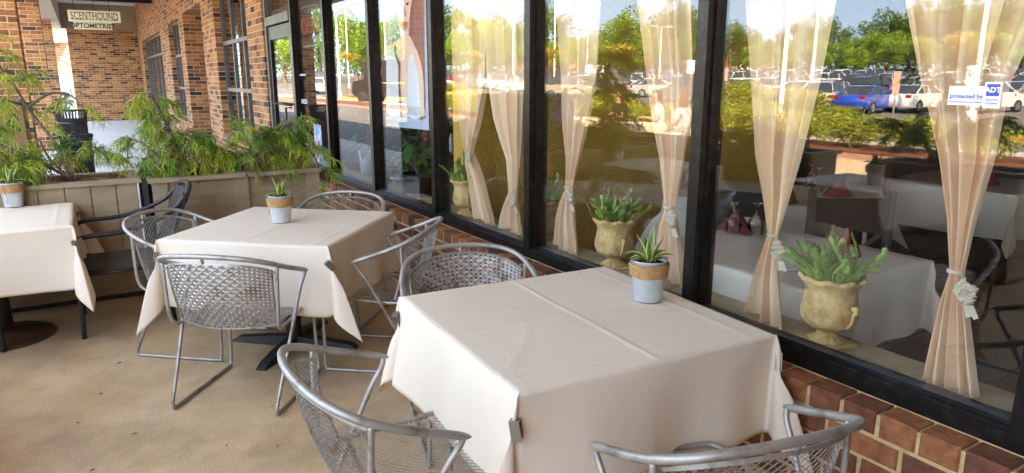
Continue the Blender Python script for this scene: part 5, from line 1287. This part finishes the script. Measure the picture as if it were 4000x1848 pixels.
# light poles
for i, (px, d_, h_, r_) in enumerate(((3060, 34, 11, .13), (3172, 48, 11, .12), (3815, 36, 11, .13), (1325, 60, 10, .11), (1362, 90, 10, .1), (2005, 80, 9.5, .1), (2165, 66, 10, .1), (2292, 95, 7, .09), (2575, 88, 7, .09), (1510, 75, 10, .1))):
    x, y = MIR(px, d_); t = thing('lamp_post', 'white car park lamp post, %s from the left in the mirror image' % (i+1) if 0 else 'slim white double headed lamp post mirrored %s' % ('in the nearest pane, thickest one', 'in the nearest pane, thinner one', 'near the right edge', 'left in the salon pane', 'right in the salon pane', 'by the mustard wall', 'behind the blue mailbox', 'left of the crepe myrtle', 'right of the crepe myrtle', 'behind the poster')[i], 'street lamp', (x, y, terrain(x, y)-.1), 0, 'white lamp posts in the car park')
    b = MB(); b.lathe([(r_*1.4, 0), (r_*1.4, .7), (r_*.75, .72), (r_*.55, h_)], 14, capt=True); b.build('pole', M_white, t)
    b = MB(); b.box(-1.3, 1.3, -.05, .05, h_, h_+.1); b.box(-1.7, -.9, -.22, .22, h_+.02, h_+.2); b.box(.9, 1.7, -.22, .22, h_+.02, h_+.2); b.build('lamp_head', M_rim, t)
# courier drop box & mail box near the patio
M_ups = M_brown
bx = thing('courier_drop_box', 'brown courier drop box with gold shield reading ups, mirrored by the mustard wall', 'drop box', (-.78, 8.4, 0), radians(0))
b = MB(); b.box(-.27, .27, -.3, .3, 0, 1.38, bev=.02); b.build('cabinet', mat('box_brown', (.2, .1, .03), .6), bx)
b = MB(); b.box(.2705, .276, -.2, .2, .62, .66); b.box(.2705, .285, -.18, .18, .9, .93); b.build('hatch', M_bronze, bx)
b = MB(); P = cr([(.272, -.1, 1.25), (.272, 0, 1.28), (.272, .1, 1.25), (.272, .1, 1.15), (.272, .06, 1.05), (.272, 0, 1.0), (.272, -.06, 1.05), (.272, -.1, 1.15)], 4, True); b.poly(P); b.poly([p+V(.002, 0, 0) for p in P]); b.build('shield', M_gold, bx)
text('lettering', 'ups', .13, M_brown, frame_m((.2755, 0, 1.14), (0, 1, 0), (0, 0, 1)), bx, .001, bold=.003)
mbx = thing('mail_box', 'dark blue rounded mail box beside the courier drop box', 'mail box', (-2.5, 9.7, 0))
b = MB(); P = [(-.25, 0.12), (-.25, 1.1)]+[(-.25*cos(a*pi/10), 1.1+.25*sin(a*pi/10)) for a in range(1, 10)]+[(.25, 1.1), (.25, .12)]; extr(b, P, -.25, .25); b.build('body', mat('mail_blue', (.02, .05, .16), .4, .2), mbx)
b = MB(); [b.box(sx*.2-.03, sx*.2+.03, sy*.2-.03, sy*.2+.03, 0, .12) for sx in (-1, 1) for sy in (-1, 1)]; b.build('leg', M_blackp, mbx)
# fire hydrant
x, y = MIR(1772, 70); hy = thing('fire_hydrant', 'red and white fire hydrant on a planted island', 'hydrant', (x, y, terrain(x, y)+.1))
b = MB(); b.lathe([(.16, 0), (.16, .05), (.11, .06), (.11, .55), (.13, .56), (.13, .6)], 14); b.build('barrel', PAINT['red'], hy); b = MB(); b.lathe([(.12, .6), (.1, .72), (.03, .8), (.03, .84)], 14, capt=True); b.tube([(0, -.2, .45), (0, .2, .45)], .055, 8); b.build('cap', M_white, hy)
# courier truck
x, y = MIR(1555, 50); tk = thing('courier_truck', 'brown courier delivery truck with a gold shield, mirrored in the salon pane', 'truck', (x, y, terrain(x, y)), radians(-128+180))
b = MB(); extr(b, [(-3.2, .7), (-3.2, 2.95), (1.6, 2.95), (1.9, 2.7), (2.1, 1.7), (3.0, 1.5), (3.1, .8), (2.9, .5), (-3.1, .5)], -1.1, 1.1); b.build('body', M_brown, tk)
b = MB(); extr(b, [(1.93, 2.5), (2.1, 1.75), (2.13, 1.75), (1.96, 2.5)], -.95, .95); 
for s in (-1, 1): b.box(1.0, 1.75, s*1.104-.003, s*1.104+.003, 1.6, 2.5)
b.build('window', M_glassd, tk)
for s in (-1, 1):
    b = MB(); P = [V(.9+.28*u, s*1.106, 2.0+.34*v) for u, v in ((-1, .9), (0, 1.1), (1, .9), (.9, -.2), (0, -1.1), (-.9, -.2))]; b.poly(P); b.build('shield', M_gold, tk)
    b = MB(); b.box(-3.1, 1.0, s*1.105-.003, s*1.105+.003, 1.42, 1.47); b.build('stripe', M_gold, tk)
    text('lettering', 'ups', .3, M_brown, frame_m((.9, s*1.108, 2.0), (-s, 0, 0), (0, 0, 1)), tk, .001, bold=.008)
    for xx in (-2.0, 2.2):
        b = MB(); b.lathe([(.42, -.13), (.42, .13), (.2, .14), (.001, .14)], 20); b.xf(Matrix.Translation((xx, s*1.0, .42)) @ Matrix.Rotation(-s*pi/2, 4, 'X')); b.build('wheel', M_tire, tk)
# far buildings
x, y = MIR(2890, 150); bl = thing('utility_building', 'small pale building with a green hipped roof beyond the cars', 'building', (x, y, terrain(x, y)), radians(30))
b = MB(); b.box(-4, 4, -3, 3, -.5, 3.2); b.build('wall', M_conc2, bl); b = MB(); P = [V(-4.5, -3.5, 3.2), V(4.5, -3.5, 3.2), V(4.5, 3.5, 3.2), V(-4.5, 3.5, 3.2), V(-1, 0, 5), V(1, 0, 5)]
for f in ((0, 1, 5, 4), (1, 2, 5), (2, 3, 4, 5), (3, 0, 4), (3, 2, 1, 0)): b.poly([P[i] for i in f])
b.build('roof', mat('green_metal_roof', (.05, .25, .2), .5), bl); b = MB(); b.box(4.0, 4.03, -1.2, 1.2, -.4, 2.4); b.box(-1.2, 1.2, -3.03, -3.0, -.4, 2.4); b.build('door', M_white, bl)
x, y = MIR(2680, 112); bu = thing('motor_coach', 'large white camper bus parked at the back of the car park', 'bus', (x, y, terrain(x, y)), radians(120))
b = MB(); extr(b, [(-5, .5), (-5, 3.1), (4.2, 3.2), (4.8, 2.8), (5.1, 1.4), (5, .5)], -1.2, 1.2); b.build('body', M_white, bu); b = MB(); [b.box(-4+k*1.6, -2.9+k*1.6, s*1.205-.003, s*1.205+.003, 1.7, 2.5) for k in range(5) for s in (-1, 1)]; extr(b, [(4.75, 2.7), (5.06, 1.6), (5.09, 1.6), (4.78, 2.7)], -1, 1); b.build('window', M_glassd, bu)
b = MB(); [b.tube([(xx, -1.21, .45), (xx, 1.21, .45)], .45, 16) for xx in (-3.2, 3.2)]; b.build('wheel', M_tire, bu)
x, y = MIR(2430, 150); bb_ = thing('brick_building', 'long low brown building half hidden by the trees', 'building', (x, y, terrain(x, y)), radians(50))
b = MB(); b.box(-22, 22, -6, 6, -1, 4.5); b.build('wall', M_brick, bb_); b = MB(); [b.box(-20+k*5, -17+k*5, s*6.02-.02, s*6.02+.02, .8, 2.6) for k in range(8) for s in (-1, 1)]; b.build('window', M_glassd, bb_); b = MB(); b.box(-22.5, 22.5, -6.5, 6.5, 4.5, 5); b.build('roof', M_tan, bb_)
# signs
for i, (px, d_, txt, m_, h_) in enumerate(((2393, 54, 'P', mat('sign_blue', (.02, .04, .3), .5), 2.3), (2602, 50, 'P', MATS['sign_blue'], 2.3), (2322, 70, 'ONE HOUR', M_white, 2.6), (2836, 45, 'NO PARKING', mat('sign_pale_red', (.7, .35, .3), .5), 2.4), (3505, 26, 'NO PARKING', MATS['sign_pale_red'], 2.2), (3790, 22, 'NO PARKING', M_white, 2.2))):
    x, y = MIR(px, d_); t = thing('parking_sign', ('narrow blue parking sign on a post left of the silver hatchback', 'narrow blue parking sign on a post in front of the gray crossover', 'white parking notice board among the cars', 'pale red notice on a post beside the thick mullion', 'slim notice post right of the bright blue hatchback', 'white notice on a post below the security sticker')[i], 'sign', (x, y, terrain(x, y)), atan2(y*0-y+2, 2-x), 'sign posts in the car park')
    b = MB(); b.tube([(0, 0, 0), (0, 0, h_)], .03, 8); b.build('post', M_rim, t); w_ = .9 if i == 2 else .1; b = MB(); b.box(.032, .045, -w_, w_, h_-.75, h_); b.build('board', m_, t)
# ---------------- seated people
def person(loc, rz, label, top_m, leg_m, hair_m, hair_len, eat=False, skin=None, sit=.46):
    t = thing('person', label, 'person', loc, rz, 'people seated at the plaza tables')
    skin = skin or M_skin
    z = sit+.09
    J = {'pel': (0, 0, z), 'bel': (0, -.01, z+.18), 'che': (0, 0, z+.38), 'nk': (0, .01, z+.54), 'hd': (0, .03, z+.62), 'ht': (0, .035, z+.74),
         'shl': (-.17, 0, z+.47), 'shr': (.17, 0, z+.47), 'ell': (-.23, .08, z+.22), 'elr': (.23, .08, z+.22), 'hal': (-.10, .30, z+.26), 'har': (.10, .28 if not eat else .16, z+.28 if not eat else z+.5),
         'hil': (-.09, .02, z-.01), 'hir': (.09, .02, z-.01), 'knl': (-.11, .43, z+.02), 'knr': (.11, .43, z+.02), 'anl': (-.11, .42, .09), 'anr': (.11, .42, .09), 'tol': (-.12, .58, .04), 'tor': (.12, .58, .04)}
    Rd = dict(pel=.13, bel=.115, che=.13, nk=.05, hd=.07, ht=.075, shl=.06, shr=.06, ell=.04, elr=.04, hal=.028, har=.028, hil=.09, hir=.09, knl=.06, knr=.06, anl=.038, anr=.038, tol=.03, tor=.03)
    E = [('pel', 'bel'), ('bel', 'che'), ('che', 'nk'), ('nk', 'hd'), ('hd', 'ht'), ('che', 'shl'), ('che', 'shr'), ('shl', 'ell'), ('shr', 'elr'), ('ell', 'hal'), ('elr', 'har'), ('pel', 'hil'), ('pel', 'hir'), ('hil', 'knl'), ('hir', 'knr'), ('knl', 'anl'), ('knr', 'anr'), ('anl', 'tol'), ('anr', 'tor')]
    def skinned(name, J, Rd, E, root, m, sub=2):
        ks = list(J); me = bpy.data.meshes.new(name); me.from_pydata([J[k] for k in ks], [(ks.index(a), ks.index(c)) for a, c in E], [])
        o = bpy.data.objects.new(name, me); S.collection.objects.link(o); md = o.modifiers.new('k', 'SKIN'); ms = o.modifiers.new('s', 'SUBSURF'); ms.levels = sub; ms.render_levels = sub
        for i, k in enumerate(ks): me.skin_vertices[0].data[i].radius = (Rd[k], Rd[k]); me.skin_vertices[0].data[i].use_root = (k == root)
        dg = bpy.context.evaluated_depsgraph_get(); m2 = bpy.data.meshes.new_from_object(o.evaluated_get(dg)); bpy.data.objects.remove(o); m2.name = name
        for p in m2.polygons: p.use_smooth = True
        m2.materials.clear(); m2.materials.append(m); o2 = bpy.data.objects.new(name, m2); S.collection.objects.link(o2); o2.parent = t; return o2
    for s in (('l', -1), ('r', 1)):
        hx, hy, hz = J['ha'+s[0]]
        for k in range(4):
            n_ = 'f%s%d' % (s[0], k); dx = (k-1.5)*.018; L = (.05, .058, .055, .042)[k]
            J[n_+'a'] = (hx+dx, hy+.045, hz+.005); J[n_+'b'] = (hx+dx*1.1, hy+.045+L*.6, hz-.004); J[n_+'c'] = (hx+dx*1.1, hy+.045+L*.85, hz-.03)
            for q, r_ in (('a', .011), ('b', .009), ('c', .007)): Rd[n_+q] = r_
            E += [('ha'+s[0], n_+'a'), (n_+'a', n_+'b'), (n_+'b', n_+'c')]
        n_ = 't'+s[0]; J[n_+'a'] = (hx-s[1]*.035, hy+.02, hz+.0); J[n_+'b'] = (hx-s[1]*.045, hy+.05, hz-.012); Rd[n_+'a'] = .011; Rd[n_+'b'] = .008; E += [('ha'+s[0], n_+'a'), (n_+'a', n_+'b')]
    body = skinned('body', J, Rd, E, 'pel', skin)
    hc = V(0, .04, z+.69)
    b = MB(); b.smooth = True
    def head(u, v):
        a = u*2*pi; e = (v-.5)*pi; x = .075*cos(e)*cos(a); y = .092*cos(e)*sin(a); zz = .115*sin(e)
        if zz < 0: x *= 1+zz*2.6; y *= 1+zz*1.2
        if sin(a) > .93 and -.03 < zz < .015: y += .016
        return hc+V(x, y, zz)
    b.grid(head, 24, 16, wrap=True); b.build('head', skin, t)
    b = MB()
    for s in (-1, 1): b.lathe([(.001, -.006), (.009, 0), (.001, .006)], 8, (hc.x+s*.028, hc.y+.088, hc.z+.005))
    b.box(-.07, .07, hc.y+.078, hc.y+.094, hc.z-.004, hc.z+.014) if hair_len > .3 else None
    b.build('sunglasses' if hair_len > .3 else 'eye', M_blackp, t)
    b = MB(); b.box(-.022, .022, hc.y+.082, hc.y+.087, hc.z-.055, hc.z-.047); b.build('mouth', M_plip, t)
    b = MB(); b.smooth = True
    def hair(u, v):
        a = pi*(.98+1.04*u)+0; e = pi/2*(1-v*1.0)-v*.5; k = 1.13
        p = hc+V(.075*k*cos(e)*cos(a), .092*k*cos(e)*sin(a)*1.05-.005, .118*k*sin(e))
        if v > .7: p.z -= (v-.7)/.3*hair_len; p.x *= 1+.25*(v-.7)
        return p
    b.grid(hair, 24, 20); b.grid(lambda u, v: hc+V(.08*cos(pi*u)*cos(v*1.2), .095*sin(pi*u)*cos(v*1.2)*.92-.0, .075+.055*sin(v*1.2)), 16, 8); b.build('hair', hair_m, t)
    Js = {k: J[k] for k in ('pel', 'bel', 'che', 'nk', 'shl', 'shr')}; Js['nk'] = (0, .01, z+.49); Js['sl'] = tuple(V(*J['shl']).lerp(V(*J['ell']), .7)); Js['sr'] = tuple(V(*J['shr']).lerp(V(*J['elr']), .7))
    Rs = dict(pel=.15, bel=.135, che=.147, nk=.07, shl=.078, shr=.078, sl=.062, sr=.062)
    skinned('shirt', Js, Rs, [('pel', 'bel'), ('bel', 'che'), ('che', 'nk'), ('che', 'shl'), ('che', 'shr'), ('shl', 'sl'), ('shr', 'sr')], 'pel', top_m)
    Jl = {k: J[k] for k in ('pel', 'hil', 'hir')}; f_ = .45 if leg_m is M_white else .95
    Jl['kl'] = tuple(V(*J['hil']).lerp(V(*J['knl']), f_)); Jl['kr'] = tuple(V(*J['hir']).lerp(V(*J['knr']), f_))
    skinned('shorts', Jl, dict(pel=.14, hil=.10, hir=.10, kl=.082, kr=.082), [('pel', 'hil'), ('pel', 'hir'), ('hil', 'kl'), ('hir', 'kr')], 'pel', leg_m)
    dup(weavec, (loc[0]+sin(rz)*.22, loc[1]-cos(rz)*.22, 0), rz, 'woven metal plaza chair under the person '+('in black' if top_m is M_blk else 'in white' if top_m is M_white else 'in lilac'), 'metal chairs on the plaza')
M_lil = mat('lilac_shirt', (.6, .5, .56), .8); M_blk = mat('black_cloth', (.02, .018, .02), .85)
person((-5.8, 11.9, 0), radians(-80), 'seated person in black with long hair and sunglasses, mirrored above the cactus', M_blk, M_blk, M_hair, .34)
person((-5.6, 10.5, 0), radians(-60), 'seated person in a white shirt with short dark hair', M_white, M_blk, M_hair, .02, skin=M_skin2)
person((-5.0, 9.2, 0), radians(-20), 'seated person in a lilac shirt and pale shorts eating, mirrored beside the thick mullion', M_lil, M_white, mat('auburn_hair', (.14, .06, .03), .6), .2, eat=True)
table(-4.9, 12.1, .85, .3, .25, 41, 'plaza table in front of the person in black', 'pale cloth on the plaza table of the person in black')
table(-4.7, 10.2, .85, .1, .25, 42, 'plaza table between the two mirrored diners', 'pale cloth on the plaza table between the two diners')
